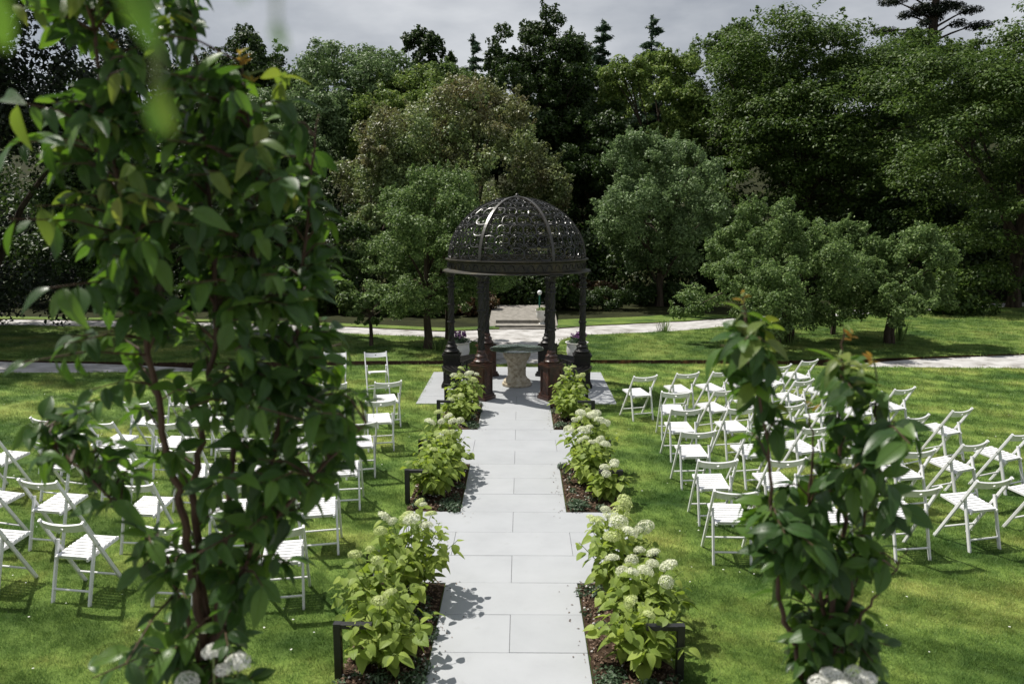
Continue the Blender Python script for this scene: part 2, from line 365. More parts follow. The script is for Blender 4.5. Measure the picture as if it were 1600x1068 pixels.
M['f_mid'] = foliage('leaf_mid_green', D3((0.022, 0.042, 0.009), (0.046, 0.078, 0.017), (0.082, 0.118, 0.030)), 0.38, 0.5, 0.32, gain=2.0)
M['f_apple'] = foliage('leaf_orchard_green', D3((0.026, 0.046, 0.013), (0.054, 0.086, 0.024), (0.098, 0.134, 0.044)), 0.38, 0.5, 0.32, gain=2.5)
M['f_yew'] = foliage('leaf_yew_dark', D3((0.005, 0.009, 0.004), (0.010, 0.018, 0.007), (0.018, 0.030, 0.010)), 0.2, 0.5, 0.32, gain=1.3)
M['f_needle'] = foliage('needles_blue_green', D3((0.012, 0.024, 0.014), (0.024, 0.042, 0.024), (0.045, 0.065, 0.036)), 0.2, 0.5, 0.32, gain=3)
M['f_front'] = foliage('leaf_glossy_green', D3((0.018, 0.044, 0.012), (0.030, 0.070, 0.016), (0.065, 0.120, 0.020)), 0.42, 0.36, 0.46, obj_random=True, veins=True, tcol=(1.35, 1.4, 0.45), gain=1.75)
M['f_young'] = foliage('leaf_young_green', D3((0.09, 0.16, 0.03), (0.15, 0.22, 0.04), (0.22, 0.26, 0.05)), 0.45, 0.42, 0.45, obj_random=True, veins=True, tcol=(1.2, 1.2, 0.6))
M['f_bronze'] = foliage('leaf_bronze_tip', D3((0.34, 0.15, 0.02), (0.42, 0.26, 0.04), (0.30, 0.32, 0.06)), 0.4, 0.45, 0.4, obj_random=True, veins=True)
M['f_hyd'] = foliage('hydrangea_leaf', D3((0.130, 0.190, 0.032), (0.185, 0.250, 0.045), (0.250, 0.310, 0.065)), 0.42, 0.5, 0.35, obj_random=True, veins=True, tcol=(1.15, 1.15, 0.7), gain=1.4)
M['petal'] = foliage('hydrangea_petal', D3((0.62, 0.66, 0.42), (0.74, 0.76, 0.56), (0.82, 0.82, 0.70)), 0.25, 0.6, 0.2)
M['petal_lime'] = foliage('hydrangea_petal_lime', D3((0.48, 0.56, 0.20), (0.58, 0.65, 0.28), (0.68, 0.72, 0.40)), 0.25, 0.6, 0.2)
M['petal_white'] = foliage('petal_white', D3((0.74, 0.74, 0.66), (0.80, 0.80, 0.74), (0.85, 0.85, 0.82)), 0.25, 0.6, 0.2)
M['purple'] = foliage('purple_petal', D3((0.10, 0.03, 0.12), (0.22, 0.09, 0.24), (0.36, 0.18, 0.38)), 0.25, 0.6, 0.2)
M['f_cover'] = foliage('ground_cover_leaf', D3((0.03, 0.06, 0.025), (0.07, 0.12, 0.06), (0.14, 0.19, 0.12)), 0.25)
M['f_red'] = foliage('rusty_border_leaf', D3((0.05, 0.03, 0.015), (0.10, 0.05, 0.02), (0.09, 0.10, 0.03)), 0.25)

# ------------------------------------------------------------------ numpy leaf clouds
def cloud_mesh(name, pos, nrm, L, W, mat, fold=0.25, tdir=None):
    """folded diamond leaves: one island each"""
    n = len(pos)
    nrm = nrm / np.maximum(np.linalg.norm(nrm, axis=1, keepdims=True), 1e-6)
    t = np.random.normal(size=(n, 3)) if tdir is None else tdir
    t = t - nrm * np.sum(t * nrm, axis=1, keepdims=True)
    t /= np.maximum(np.linalg.norm(t, axis=1, keepdims=True), 1e-6)
    b = np.cross(nrm, t)
    L = np.broadcast_to(np.asarray(L, float), (n,))[:, None]; W = np.broadcast_to(np.asarray(W, float), (n,))[:, None]
    v = np.empty((n, 4, 3), np.float32)
    v[:, 0] = pos - t * L * 0.5
    v[:, 1] = pos + b * W * 0.5 + nrm * W * fold - t * L * 0.06
    v[:, 2] = pos + t * L * 0.5
    v[:, 3] = pos - b * W * 0.5 + nrm * W * fold - t * L * 0.06
    me = bpy.data.meshes.new(name)
    me.vertices.add(n * 4); me.vertices.foreach_set('co', v.reshape(-1))
    base = (np.arange(n) * 4)[:, None]
    lp = (base + np.array([0, 1, 2, 0, 2, 3])[None]).reshape(-1).astype(np.int32)
    me.loops.add(n * 6); me.loops.foreach_set('vertex_index', lp)
    me.polygons.add(n * 2); me.polygons.foreach_set('loop_start', (np.arange(n * 2) * 3).astype(np.int32))
    me.polygons.foreach_set('loop_total', np.full(n * 2, 3, np.int32))
    me.update(calc_edges=True); me.validate(); me.materials.append(mat)
    return me

def clump_leaves(clumps, n, shell=0.30, up=0.45, rnd=0.8):
    """clumps: (k,6) centre + radii -> positions and normals of leaves near their surfaces"""
    c = np.asarray(clumps, float)
    w = (c[:, 3] * c[:, 4] + c[:, 4] * c[:, 5] + c[:, 3] * c[:, 5]); w /= w.sum()
    idx = np.random.choice(len(c), n, p=w)
    d = np.random.normal(size=(n, 3)); d /= np.linalg.norm(d, axis=1, keepdims=True)
    r = 1.0 - np.abs(np.random.normal(0, shell, n)) ; r = np.clip(r + np.random.normal(0, 0.05, n), 0.1, 1.25)
    pos = c[idx, :3] + d * c[idx, 3:] * r[:, None]
    nr = d * 0.7 + np.random.normal(0, rnd, (n, 3)) * 0.6; nr[:, 2] += up
    return pos, nr

def limb_curve(p0, p1, sag=0.0, seg=5, wob=0.15):
    p0 = Vector(p0); p1 = Vector(p1); out = []
    ln = (p1 - p0).length
    for i in range(seg + 1):
        t = i / seg
        p = p0.lerp(p1, t)
        p.z += math.sin(t * PI) * sag
        if 0 < i < seg: p += Vector((random.gauss(0, 1), random.gauss(0, 1), random.gauss(0, 0.5))) * wob * ln * 0.12
        out.append(p)
    return out

def broad_tree(name, label, cat, base, top, hw, mat, n=30000, leaf=0.2, bottom=0.25, clump=0.165, layered=False, trunk_r=None, trunks=None, group=None, depth=1.0, nclump=None, asym=None, droop=0.0, lw=0.6, boughs=None, extra=None):
    """base point, crown top height above the base, half width; crown built of leaf clumps"""
    H = top; zc = H * (1 + bottom) / 2; rz = H * (1 - bottom) / 2
    t = thing(name, label, cat, base, 0, group)
    k = nclump or int(220 + 60 * hw)
    cl = []
    tries = 0
    seed = random.random() * 100
    # boughs: rounded leafy masses packed over the crown, each carrying clumps on its outer and upper side
    nb = boughs or max(26, int(26 + hw * 5.0)); bw = []
    while len(bw) < nb and tries < 20000:
        tries += 1
        d = Vector((random.gauss(0, 1), random.gauss(0, 1), random.gauss(0, 1) + .15)).normalized()
        if d.y > 0.4 and random.random() < 0.6: continue
        rr = random.uniform(0.52, 0.86) if random.random() < .82 else random.uniform(.1, .5)
        bulge = 1 + 0.16 * noise.noise(Vector((d.x * 1.7 + seed, d.y * 1.7, d.z * 1.7)))
        c = Vector((d.x * hw * rr * bulge, d.y * hw * depth * rr * bulge, zc + d.z * rz * rr * bulge))
        if c.z < zc: c.x *= 1.06; c.y *= 1.06
        rb = min(hw, rz) * random.uniform(0.20, 0.36)
        if any((c - o).length < 0.55 * min(rb, ro) for o, ro in bw): continue
        if asym: c.x += asym * (c.z - zc)
        bw.append((c, rb))
    while len(cl) < k:
        c, rb = random.choices(bw, [r * r for _, r in bw])[0]
        out = Vector((c.x / hw, c.y / hw, (c.z - zc) / rz))
        d = (Vector((random.gauss(0, 1), random.gauss(0, 1), random.gauss(0, 1) + .3)).normalized() + out * .5).normalized()
        if d.z < -0.55: continue
        sc_ = rb * random.uniform(.7, 1.02); s = rb * random.uniform(.26, .46)
        x, y, z = c.x + d.x * sc_, c.y + d.y * sc_, c.z + d.z * sc_ * (.8 if layered else .92)
        if layered:
            z -= 0.25 * ((d.x * sc_) ** 2 + (d.y * sc_) ** 2) / rb
            cl.append((x, y, z, s * 1.35, s * 1.35, s * 0.55))
        else:
            cl.append((x, y, z - droop * math.hypot(x, y) * 0.3, s, s, s * 0.85))
    # keep the tip at the wanted height
    zmax = max(c[2] + c[5] for c in cl); cl = [(c[0], c[1], c[2] + (H - zmax) * max(0, (c[2] - zc) / (zmax - zc + 1e-6)), *c[3:]) for c in cl]
    if extra: cl += extra
    pos, nr = clump_leaves(cl, n, 0.32, 0.5 if not layered else 0.9, 0.8 if not layered else 0.5)
    ns = max(30, n // 260); per = 26
    ci = np.random.randint(0, len(cl), ns); ca = np.array(cl)
    dd = np.random.normal(size=(ns, 3)); dd[:, 2] = np.abs(dd[:, 2]) * (1.0 if not layered else .35) + .1; ax = ca[ci, :3] - np.array([0, 0, zc]); ax /= np.linalg.norm(ax, axis=1, keepdims=True) + 1e-6
    dd = dd / np.linalg.norm(dd, axis=1, keepdims=True) + ax * .9; dd /= np.linalg.norm(dd, axis=1, keepdims=True)
    tt_ = np.random.uniform(.75, 1.75, (ns, per, 1)); rad_ = ca[ci, 3:4][:, None, :]
    q = ca[ci, :3][:, None, :] + dd[:, None, :] * rad_ * tt_ + np.random.normal(0, 1, (ns, per, 3)) * leaf * .55 * (1.9 - tt_)
    q[:, :, 2] -= (0.12 if layered else 0.03) * rad_[:, :, 0] * (tt_[:, :, 0] - .75) ** 2 * 3
    pos[:ns * per] = q.reshape(-1, 3)
    pos[:, 2] = np.maximum(pos[:, 2], 0.05)
    sz = leaf * np.random.uniform(0.6, 1.25, n)
    link('crown', cloud_mesh('crown', pos, nr, sz, sz * lw, mat), t)
    tr = trunk_r or max(0.09, hw * 0.055)
    mb = MB()
    roots = trunks or [(0, 0)]
    fork = max(H * bottom * 0.95, 0.7)
    tops = []
    for (rx, ry) in roots:
        p = [(rx, ry, -0.3), (rx * 0.9 + random.gauss(0, tr * 0.4), ry * 0.9, fork * 0.45), (rx * 0.7, ry * 0.7, fork), (rx * 0.4, ry * 0.4, zc)]
        mb.tube(p, [tr * 1.35, tr, tr * 0.85, tr * 0.4], 8); tops.append(p)
    mb.obj('trunk', M['bark'], t, True)
    lb = MB()
    for c in random.sample(cl, min(len(cl), 16)):
        p = tops[random.randrange(len(tops))]
        a = Vector(p[2]).lerp(Vector(p[3]), random.uniform(0, 0.7))
        lb.tube(limb_curve(a, c[:3], 0.1 * hw, 5), [tr * 0.45, tr * 0.36, tr * 0.28, tr * 0.2, tr * 0.13, tr * 0.07], 5)
    lb.obj('limbs', M['bark'], t, True)
    return t

def conifer(name, label, base, H, hw, mat, group=None, n=9000, sparse=False, zmin=0.25):
    t = thing(name, label, 'tree', base, 0, group)
    mb = MB().tube([(0, 0, -0.3), (0, 0, H * 0.5), (0, 0, H)], [H * 0.016, H * 0.009, 0.015], 7)
    P = []; Nn = []; T = []
    levels = int(H * (1 - zmin) / 0.55)
    br = []
    for i in range(levels):
        z = H * zmin + (H * (1 - zmin)) * (i / levels)
        f = 1 - (z / H - zmin) / (1 - zmin)
        ln = hw * (f ** 0.8) + 0.12
        for k in range(6):
            if sparse and random.random() < 0.25: continue
            a = random.uniform(0, 2 * PI); l = ln * random.uniform(0.7, 1.1)
            p0 = Vector((0, 0, z + random.uniform(-.2, .2))); tip = Vector((math.cos(a) * l, math.sin(a) * l, p0.z - l * random.uniform(0.05, 0.35) + (0.5 * l if f < 0.15 else 0)))
            br.append((p0, tip, l))
            mb.tube([p0, tip], [0.03, 0.008], 4, False)
    tot = sum(b[2] for b in br)
    for p0, tip, l in br:
        m = max(4, int(n * l / tot))
        s = np.random.random(m) ** 0.7
        q = np.array(p0)[None] + (np.array(tip) - np.array(p0))[None] * s[:, None]
        q += np.random.normal(0, 1, (m, 3)) * np.array([0.13, 0.13, 0.07]) * (0.4 + 0.5 * l)
        q[:, 2] -= 0.12 * s * l
        P.append(q); nn = np.random.normal(0, .5, (m, 3)); nn[:, 2] += 1; Nn.append(nn)
        d = np.array((tip - p0).normalized())[None] + np.random.normal(0, .5, (m, 3)); T.append(d)
    # leader
    m = 120; q = np.zeros((m, 3)); q[:, 2] = H - np.random.random(m) * H * 0.12; q[:, :2] += np.random.normal(0, .06, (m, 2)); P.append(q); Nn.append(np.random.normal(0, 1, (m, 3))); T.append(np.random.normal(0, 1, (m, 3)))
    P = np.concatenate(P); Nn = np.concatenate(Nn); T = np.concatenate(T)
    link('crown', cloud_mesh('crown', P, Nn, 0.34, 0.10, mat, 0.15, T), t)
    mb.obj('trunk', M['bark'], t, True)
    return t

# ------------------------------------------------------------------ ground
def hill(x, y):
    r = max(0.0, y - 35.0)
    z = 0.16 * r + 0.0012 * r * r * 0.5 + noise.noise(Vector((x * 0.04, y * 0.04, 0))) * min(1.0, r * 0.06) * 1.2
    return min(z, 16 + 0.02 * r) - (0.5 - 0.38 * min(1, max(0, (y - 33.5) / 2)))
def grid_mesh(name, xs, ys, fz, mat, smooth=True):
    vs = [(x, y, fz(x, y)) for y in ys for x in xs]; n = len(xs)
    fs = [(j * n + i, j * n + i + 1, (j + 1) * n + i + 1, (j + 1) * n + i) for j in range(len(ys) - 1) for i in range(n - 1)]
    me = bpy.data.meshes.new(name); me.from_pydata(vs, [], fs); me.materials.append(mat)
    if smooth: me.polygons.foreach_set('use_smooth', [True] * len(fs))
    return me
structure(link('ground', grid_mesh('ground', list(np.linspace(-260, 260, 53)), list(np.linspace(-60, 34, 20)) + list(np.linspace(36, 120, 43)) + list(np.linspace(130, 420, 15)), hill, M['wood_floor'])))

def slab_poly(name, pts, z, thick, mat, side=None, sub=False):
    """flat polygon with a cut edge below it"""
    bm = bmesh.new()
    vs = [bm.verts.new((p[0], p[1], z)) for p in pts]
    f = bm.faces.new(vs); f.normal_update()
    if f.normal.z < 0: f.normal_flip()
    lo = [bm.verts.new((p[0], p[1], z - thick)) for p in pts]
    n = len(pts)
    for i in range(n):
        g = bm.faces.new((vs[i], vs[(i + 1) % n], lo[(i + 1) % n], lo[i])); g.material_index = 1
    bmesh.ops.recalc_face_normals(bm, faces=[g for g in bm.faces])
    bmesh.ops.triangulate(bm, faces=[f for f in bm.faces if len(f.verts) > 4])
    me = bpy.data.meshes.new(name); bm.to_mesh(me); bm.free()
    me.materials.append(mat); me.materials.append(side or M['soil_edge'])
    return link(name, me)

def rough_line(pts, step=0.35, amp=0.035, seed=0):
    """polyline resampled with a hand-cut waver"""
    out = []
    for a, b in zip(pts[:-1], pts[1:]):
        a = Vector((a[0], a[1], 0)); b = Vector((b[0], b[1], 0)); n = max(1, int((b - a).length / step))
        for i in range(n):
            p = a.lerp(b, i / n)
            out.append((p.x, p.y + amp * noise.noise(Vector((p.x * 1.7, seed, 0))) * 2))
    out.append(tuple(pts[-1][:2])); return out

near_edge_px = [(-500, 588), (-200, 585), (0, 582), (150, 581.5), (300, 580), (390, 576), (490, 571), (690, 569), (770, 568.5), (930, 568), (1160, 568.5), (1260, 571), (1379, 573), (1600, 575), (1900, 577)]
near_edge = rough_line([G(x, y) for x, y in near_edge_px], 0.35, 0.03, 1)
lawn_pts = [(-26, 2.9), (26, 2.9)] + near_edge[::-1]
lawn = structure(slab_poly('lawn', lawn_pts, 0.0, 0.5, M['lawn']))

# gravel: one sheet that dips behind the near lawn and rises to both sides
def gz(x, y):
    s = min(1, max(0, (abs(x) - 5.5) / 5.0)); s = s * s * (3 - 2 * s)
    z = -0.27 + 0.155 * s
    f = min(1, max(0, (y - 20.0) / 3.0)); z = z * (1 - f) + (-0.11) * f
    if abs(x) < 1.7:
        g = min(1, max(0, (20.0 - y) / 2.4)); e = min(1, (1.7 - abs(x)) / 0.6)
        z = z * (1 - g * e) + (-0.004) * g * e
    return z
structure(link('gravel_path', grid_mesh('gravel_path', list(np.linspace(-34, 34, 137)), list(np.linspace(17.3, 34.8, 60)), gz, M['gravel'])))

zi = -0.07
r_front = rough_line([G(x, y, zi) for x, y in [(872, 562), (928, 562), (1160, 562), (1213, 563), (1379, 559.5), (1600, 551.5), (2000, 540)]], 0.35, 0.03, 3)
r_back = rough_line([G(x, y, zi) for x, y in [(2000, 470), (1700, 476), (1600, 478), (1421, 486), (1345, 491), (1260, 497), (1154, 507), (1069, 516), (985, 520), (920, 522.5), (893, 526), (876, 532), (869, 542)]], 0.4, 0.03, 4)
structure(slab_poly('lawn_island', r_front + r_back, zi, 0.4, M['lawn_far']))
l_front = rough_line([G(x, y, zi) for x, y in [(757, 562), (690, 563), (490, 564), (390, 566), (300, 566), (125, 564.5), (0, 562), (-300, 560), (-700, 558)]], 0.35, 0.03, 5)
l_back = rough_line([G(x, y, zi) for x, y in [(-700, 505), (-200, 506), (30, 508), (300, 513), (490, 518), (600, 523), (692, 527), (735, 531), (757, 538)]], 0.4, 0.03, 6)
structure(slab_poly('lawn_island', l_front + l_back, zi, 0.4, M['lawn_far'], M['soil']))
# grass verges, woodland floor beyond them
vr_px = [(870, 512), (920, 508), (1069, 501), (1154, 495), (1260, 485), (1345, 482), (1421, 478), (1600, 471), (2100, 462)]
v_r = rough_line([G(x, y, -0.08) for x, y in vr_px], 0.5, 0.04, 7)
vr_far = [G(x, y, -0.08) for x, y in ((868, 499), (985, 495), (1085, 489))] + [G(x, y, -0.08) + Vector((0, .45, 0)) for x, y in vr_px[3:]]
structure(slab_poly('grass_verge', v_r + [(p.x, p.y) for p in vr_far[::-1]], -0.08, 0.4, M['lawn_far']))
structure(slab_poly('woodland_floor', [(p.x, p.y - .01) for p in vr_far] + [(60, 37), (vr_far[0].x, 37)], -0.10, 0.4, M['wood_floor'], M['wood_floor']))
vl_px = [(780, 513), (692, 516.5), (600, 512), (490, 507), (300, 502), (30, 498), (-200, 495), (-700, 488)]
v_l = rough_line([G(x, y, -0.08) for x, y in vl_px], 0.5, 0.04, 8)
vl_far = [G(x, y, -0.08) + Vector((0, .65, 0)) for x, y in vl_px]
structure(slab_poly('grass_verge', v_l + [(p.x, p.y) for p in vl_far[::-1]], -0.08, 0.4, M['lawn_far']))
structure(slab_poly('woodland_floor', [(p.x, p.y - .01) for p in vl_far] + [(-60, 37), (vl_far[0].x, 37)], -0.10, 0.4, M['wood_floor'], M['wood_floor']))
# gravel walk that climbs away between the verges
def walk_z(x, y): return -0.09 + max(0, y - 25.4) * 0.085
structure(link('gravel_walk', grid_mesh('gravel_walk', [-0.95, -0.3, 0.4, 1.25], list(np.linspace(24.8, 28.9, 14)), lambda x, y: walk_z(x, y) + 0.03 * noise.noise(Vector((x * 2, y, 0))), M['step'])))  # darker step colour paints the tree shade into the gravel

# terrace the camera looks out from (below the frame)
mb = MB().box((0, -3.2, 0.72), (26, 11.9, 1.56)); tr = structure(mb.obj('terrace', M['terrace']))
TZ = 1.5

# ------------------------------------------------------------------ aisle paving
rows = []            # (y0, y1, pieces)
J0 = 8.77
def row(y0, kind, wide):
    if kind == 'A': e = [-1.2, 0, 1.2] if wide else [-0.6, 0, 0.6]
    else: e = [-1.2, -0.6, 0.6, 1.2] if wide else [-0.6, 0.6]
    return (y0, y0 + 0.6, e)
seq = []
y = J0 - 0.6 * 9
pat = ['w'] * 3 + ['n'] * 3 + ['w'] * 3
for i, wv in enumerate(pat): seq.append((J0 - 0.6 * (9 - i), wv))
for i, wv in enumerate(['n'] * 3 + ['w'] * 3 + ['n'] * 3): seq.append((J0 + 0.6 * i, wv))
for k, (y0, wv) in enumerate(seq):
    kk = round((y0 - (J0 - 0.6)) / 0.6)          # row just below J0 is 'A'
    rows.append(row(y0, 'A' if kk % 2 == 0 else 'B', wv == 'w'))
PAD0 = J0 + 5.4
for i in range(5):
    kk = round((PAD0 + 0.6 * i - (J0 - 0.6)) / 0.6)
    e = [-1.8, -1.2, 0, 1.2, 1.8] if kk % 2 == 0 else [-1.8, -0.6, 0.6, 1.8]
    rows.append((PAD0 + 0.6 * i, PAD0 + 0.6 * i + 0.6, e))
rows.append((PAD0 + 3.0, PAD0 + 3.6, [-0.9, 0, 0.9])); 
paved = []
mb = MB()
for (y0, y1, e) in rows:
    mb.box(((e[0] + e[-1]) / 2, (y0 + y1) / 2, -0.02), (e[-1] - e[0] - 0.012, 0.596, 0.05)); paved.append((e[0], e[-1], y0, y1))
pav = structure(mb.obj('aisle_paving', M['joint']))
slab_cache = {}
def slab_mesh(w, d):
    key = (round(w, 3), round(d, 3))
    if key not in slab_cache:
        bm = bmesh.new(); bmesh.ops.create_cube(bm, size=1)
        bmesh.ops.scale(bm, vec=(w - 0.003, d - 0.003, 0.04), verts=bm.verts)
        bmesh.ops.bevel(bm, geom=[e for e in bm.edges], offset=0.0025, segments=1, affect='EDGES')
        me = bpy.data.meshes.new('paving_slab'); bm.to_mesh(me); bm.free(); me.materials.append(M['slab']); slab_cache[key] = me
    return slab_cache[key]
for (y0, y1, e) in rows:
    for a, b in zip(e[:-1], e[1:]):
        o = link('paving_slab', slab_mesh(b - a, 0.6), pav, ((a + b) / 2, (y0 + y1) / 2, -0.004 + random.uniform(-0.0015, 0.0015)))
        o.rotation_euler = (random.gauss(0, 0.0006), random.gauss(0, 0.0006), 0)
SLAB_TOP = 0.016

# ------------------------------------------------------------------ flower beds (soil, chips, cover)
beds = []
for (y0, y1) in ((J0 - 3.6, J0 - 1.8), (J0, J0 + 1.8), (J0 + 3.6, J0 + 5.4)):
    for s in (-1, 1): beds.append((s, y0, y1))
def in_rect(p, pad=0.0):
    for (x0, x1, y0, y1) in paved:
        if x0 - pad < p[0] < x1 + pad and y0 - pad < p[1] < y1 + pad: return True
    for (s, y0, y1) in beds:
        if 0.6 - pad < s * p[0] < 1.22 + pad and y0 - pad < p[1] < y1 + pad: return True
    return False
for bi, (s, y0, y1) in enumerate(beds):
    xs = list(np.linspace(0.607, 1.22, 14)); ys = list(np.linspace(y0 + 0.007, y1 - 0.007, 34))
    if s < 0: xs = [-x for x in xs][::-1]
    def fz(x, y):
        ed = min(abs(x) - 0.6, 1.225 - abs(x), y - y0, y1 - y)
        return 0.006 + min(0.03, ed * 0.3) + 0.016 * noise.noise(Vector((x * 9, y * 9, bi)))
    structure(link('soil_bed', grid_mesh('soil_bed', xs, ys, fz, M['soil'])))
    # bark chips
    n = 1500; P = np.stack([s * np.random.uniform(0.62, 1.21, n), np.random.uniform(y0 + .02, y1 - .02, n), np.random.uniform(0.03, 0.055, n)], 1)
    nn = np.random.normal(0, .45, (n, 3)); nn[:, 2] += 1
    stuff(link('bark_chips', cloud_mesh('bark_chips', P, nn, np.random.uniform(.02, .05, n), np.random.uniform(.012, .028, n), M['mulch'], 0.1)))
    n = 90; P = np.stack([s * np.random.uniform(0.62, 1.21, n), np.random.uniform(y0 + .02, y1 - .02, n), np.full(n, .05)], 1)
    mb = MB()
    for p in P[:70]:
        r = random.uniform(.006, .014); mb.lathe([(0.0001, -r * .5), (r, 0), (r * .7, r * .5), (0.0001, r * .6)], 6, tuple(p))
    stuff(mb.obj('pale_pebbles', M['pebble'], None, True))
    # grey green cover plants, mostly along the edges
    cl = []
    for _ in range(26):
        x = s * (random.uniform(0.63, 0.78) if random.random() < 0.6 else random.uniform(0.65, 1.18)); yy = random.choice([random.uniform(y0 + .05, y1 - .05), y0 + random.uniform(.03, .25)])
        r = random.uniform(.04, .10); cl.append((x, yy, 0.05, r, r, r * 0.6))
    pos, nr = clump_leaves(cl, 1500, .3, .5, .8); pos[:, 2] = np.maximum(pos[:, 2], .02)
    stuff(link('cover_plants', cloud_mesh('cover_plants', pos, nr, np.random.uniform(.02, .045, 1500), np.random.uniform(.012, .022, 1500), M['f_cover'])))

mb = MB()
for _ in range(150):
    s_, y0_, y1_ = random.choice(beds); edge = random.random()
    x_ = s_ * (0.6 - abs(random.gauss(0, .09)) - .01); y_ = random.uniform(y0_ - .2, y1_ + .1); r = random.uniform(.004, .011); a_ = random.uniform(0, PI)
    if abs(x_) > .6: continue
    d = Vector((math.cos(a_), math.sin(a_), 0)); e = Vector((-d.y, d.x, 0)); c_ = Vector((x_, y_, SLAB_TOP + .003))
    mb.add([c_ - d * r * 1.5, c_ - e * r * .6 + Vector((0, 0, .004)), c_ + d * r * 1.5, c_ + e * r * .6 + Vector((0, 0, .002))], [(0, 1, 2, 3)])
stuff(mb.obj('strayed_chips', M['mulch']))
# ------------------------------------------------------------------ gazebo
GC = (0.0, PAD0 + 1.5, SLAB_TOP)
gz_t = thing('gazebo', 'black cast iron gazebo with pierced scrollwork dome at the end of the aisle', 'gazebo', GC)
RG = 1.28
# columns (shaft > pedestal, column_base, capital)
def shaft_mesh():
    prof = []; n = 28; z0, z1 = 0.90, 2.20; m = 64
    mb = MB(); vs = []
    for i in range(m + 1):
        z = z0 + (z1 - z0) * i / m
        for k in range(n):
            t = 2 * PI * k / n
            r = 0.060 - 0.006 * i / m + 0.0075 * math.cos(5 * t - z * 30)
            vs.append((r * math.cos(t), r * math.sin(t), z))
    fs = [(i * n + k, i * n + (k + 1) % n, (i + 1) * n + (k + 1) % n, (i + 1) * n + k) for i in range(m) for k in range(n)]
    mb.add(vs, fs)
    for zc in (1.28, 1.62, 1.95, 2.03):
        mb.lathe([(0.055, zc - .022), (0.076, zc - .018), (0.082, zc), (0.076, zc + .018), (0.055, zc + .022)], 24)
    me = mb.mesh('column', M['iron'], True); return me
def pedestal_mb():
    mb = MB()
    mb.box((0, 0, 0.03), (0.38, 0.38, 0.06)); mb.box((0, 0, 0.08), (0.345, 0.345, 0.04))
    mb.box((0, 0, 0.345), (0.285, 0.285, 0.49))
    mb.box((0, 0, 0.605), (0.325, 0.325, 0.03)); mb.box((0, 0, 0.635), (0.36, 0.36, 0.03)); mb.box((0, 0, 0.665), (0.30, 0.30, 0.03))
    for q in range(4):
        m = Matrix.Rotation(q * PI / 2, 3, 'Z')
        def pb(c, d):
            c = m @ Vector(c); dd = d if q % 2 == 0 else (d[1], d[0], d[2]); mb.box(c, dd)
        y = -0.1425
        pb((-0.120, y, 0.345), (0.038, 0.024, 0.484)); pb((0.120, y, 0.345), (0.038, 0.024, 0.484))
        pb((0, y, 0.120), (0.202, 0.024, 0.036)); pb((0, y, 0.570), (0.202, 0.024, 0.036))
        # raised ornament: leafy scrolls about a central boss
        for (u, w, r) in [(0, .345, .034), (0, .43, .024), (0, .26, .024), (-.045, .39, .018), (.045, .39, .018), (-.045, .30, .018), (.045, .30, .018), (0, .50, .018), (0, .19, .018), (-.04, .47, .014), (.04, .47, .014), (-.04, .22, .014), (.04, .22, .014)]:
            pts = []
            for a in range(9):
                pts.append(m @ Vector((u + r * math.cos(a * PI / 4), y + 0.002, w + r * 1.25 * math.sin(a * PI / 4))))
            mb.tube(pts, 0.0065, 4)
    return mb
shaft = shaft_mesh()
ped_b = pedestal_mb().mesh('pedestal', M['iron_bronze'])
ped_k = pedestal_mb().mesh('pedestal', M['iron'])  # black iron colour puts in the shade on these pedestals
base_prof = [(0.135, 0.68), (0.150, 0.695), (0.150, 0.715), (0.125, 0.735), (0.105, 0.775), (0.115, 0.785), (0.118, 0.80), (0.100, 0.82), (0.078, 0.845), (0.085, 0.86), (0.085, 0.875), (0.066, 0.905)]
cbase_b = MB().lathe(base_prof, 28).mesh('column_base', M['iron_bronze'], True)
cbase_k = MB().lathe(base_prof, 28).mesh('column_base', M['iron'], True)
cap = MB().lathe([(0.055, 2.12), (0.075, 2.13), (0.062, 2.15), (0.068, 2.19), (0.115, 2.245), (0.130, 2.25)], 20, mod=lambda t, z, r: 0.008 * abs(math.cos(4 * t)) if z > 2.16 else 0).box((0, 0, 2.262), (0.29, 0.29, 0.024)).mesh('capital', M['iron'], True)
for k in range(6):
    a = -PI / 2 + PI / 6 + k * PI / 3          # front pair at +-30 deg of the camera side
    c = link('column', shaft, gz_t, (RG * math.cos(a), RG * math.sin(a), 0), a + PI / 2)
    front = k in (0, 5)
    brown = math.sin(a) < -0.3 or (math.cos(a) < 0 and math.sin(a) > 0.3)
    c['label'] = 'spiral iron column on a rusty brown pedestal' if brown else 'spiral iron column on a pedestal coloured black for shade'
    link('pedestal', ped_b if brown else ped_k, c); link('column_base', cbase_b if brown else cbase_k, c); link('capital', cap, c)
# ring
ring = MB().lathe([(1.18, 2.275), (1.40, 2.275), (1.425, 2.285), (1.415, 2.300), (1.36, 2.312), (1.325, 2.330), (1.325, 2.470), (1.345, 2.482), (1.375, 2.497), (1.375, 2.515), (1.28, 2.522), (1.18, 2.522)], 96, closed=True).obj('entablature', M['cornice'], gz_t, True)
fz_ = MB()
for k in range(48):
    t = 2 * PI * (k + .5) / 48
    fz_.tube([((1.329) * math.cos(t + dt), (1.329) * math.sin(t + dt), 2.40 + dz) for dt, dz in [(-.05, -.045), (-.02, .04), (.02, .04), (.05, -.045)]], 0.008, 4)
fz_.obj('frieze', M['iron'], gz_t)
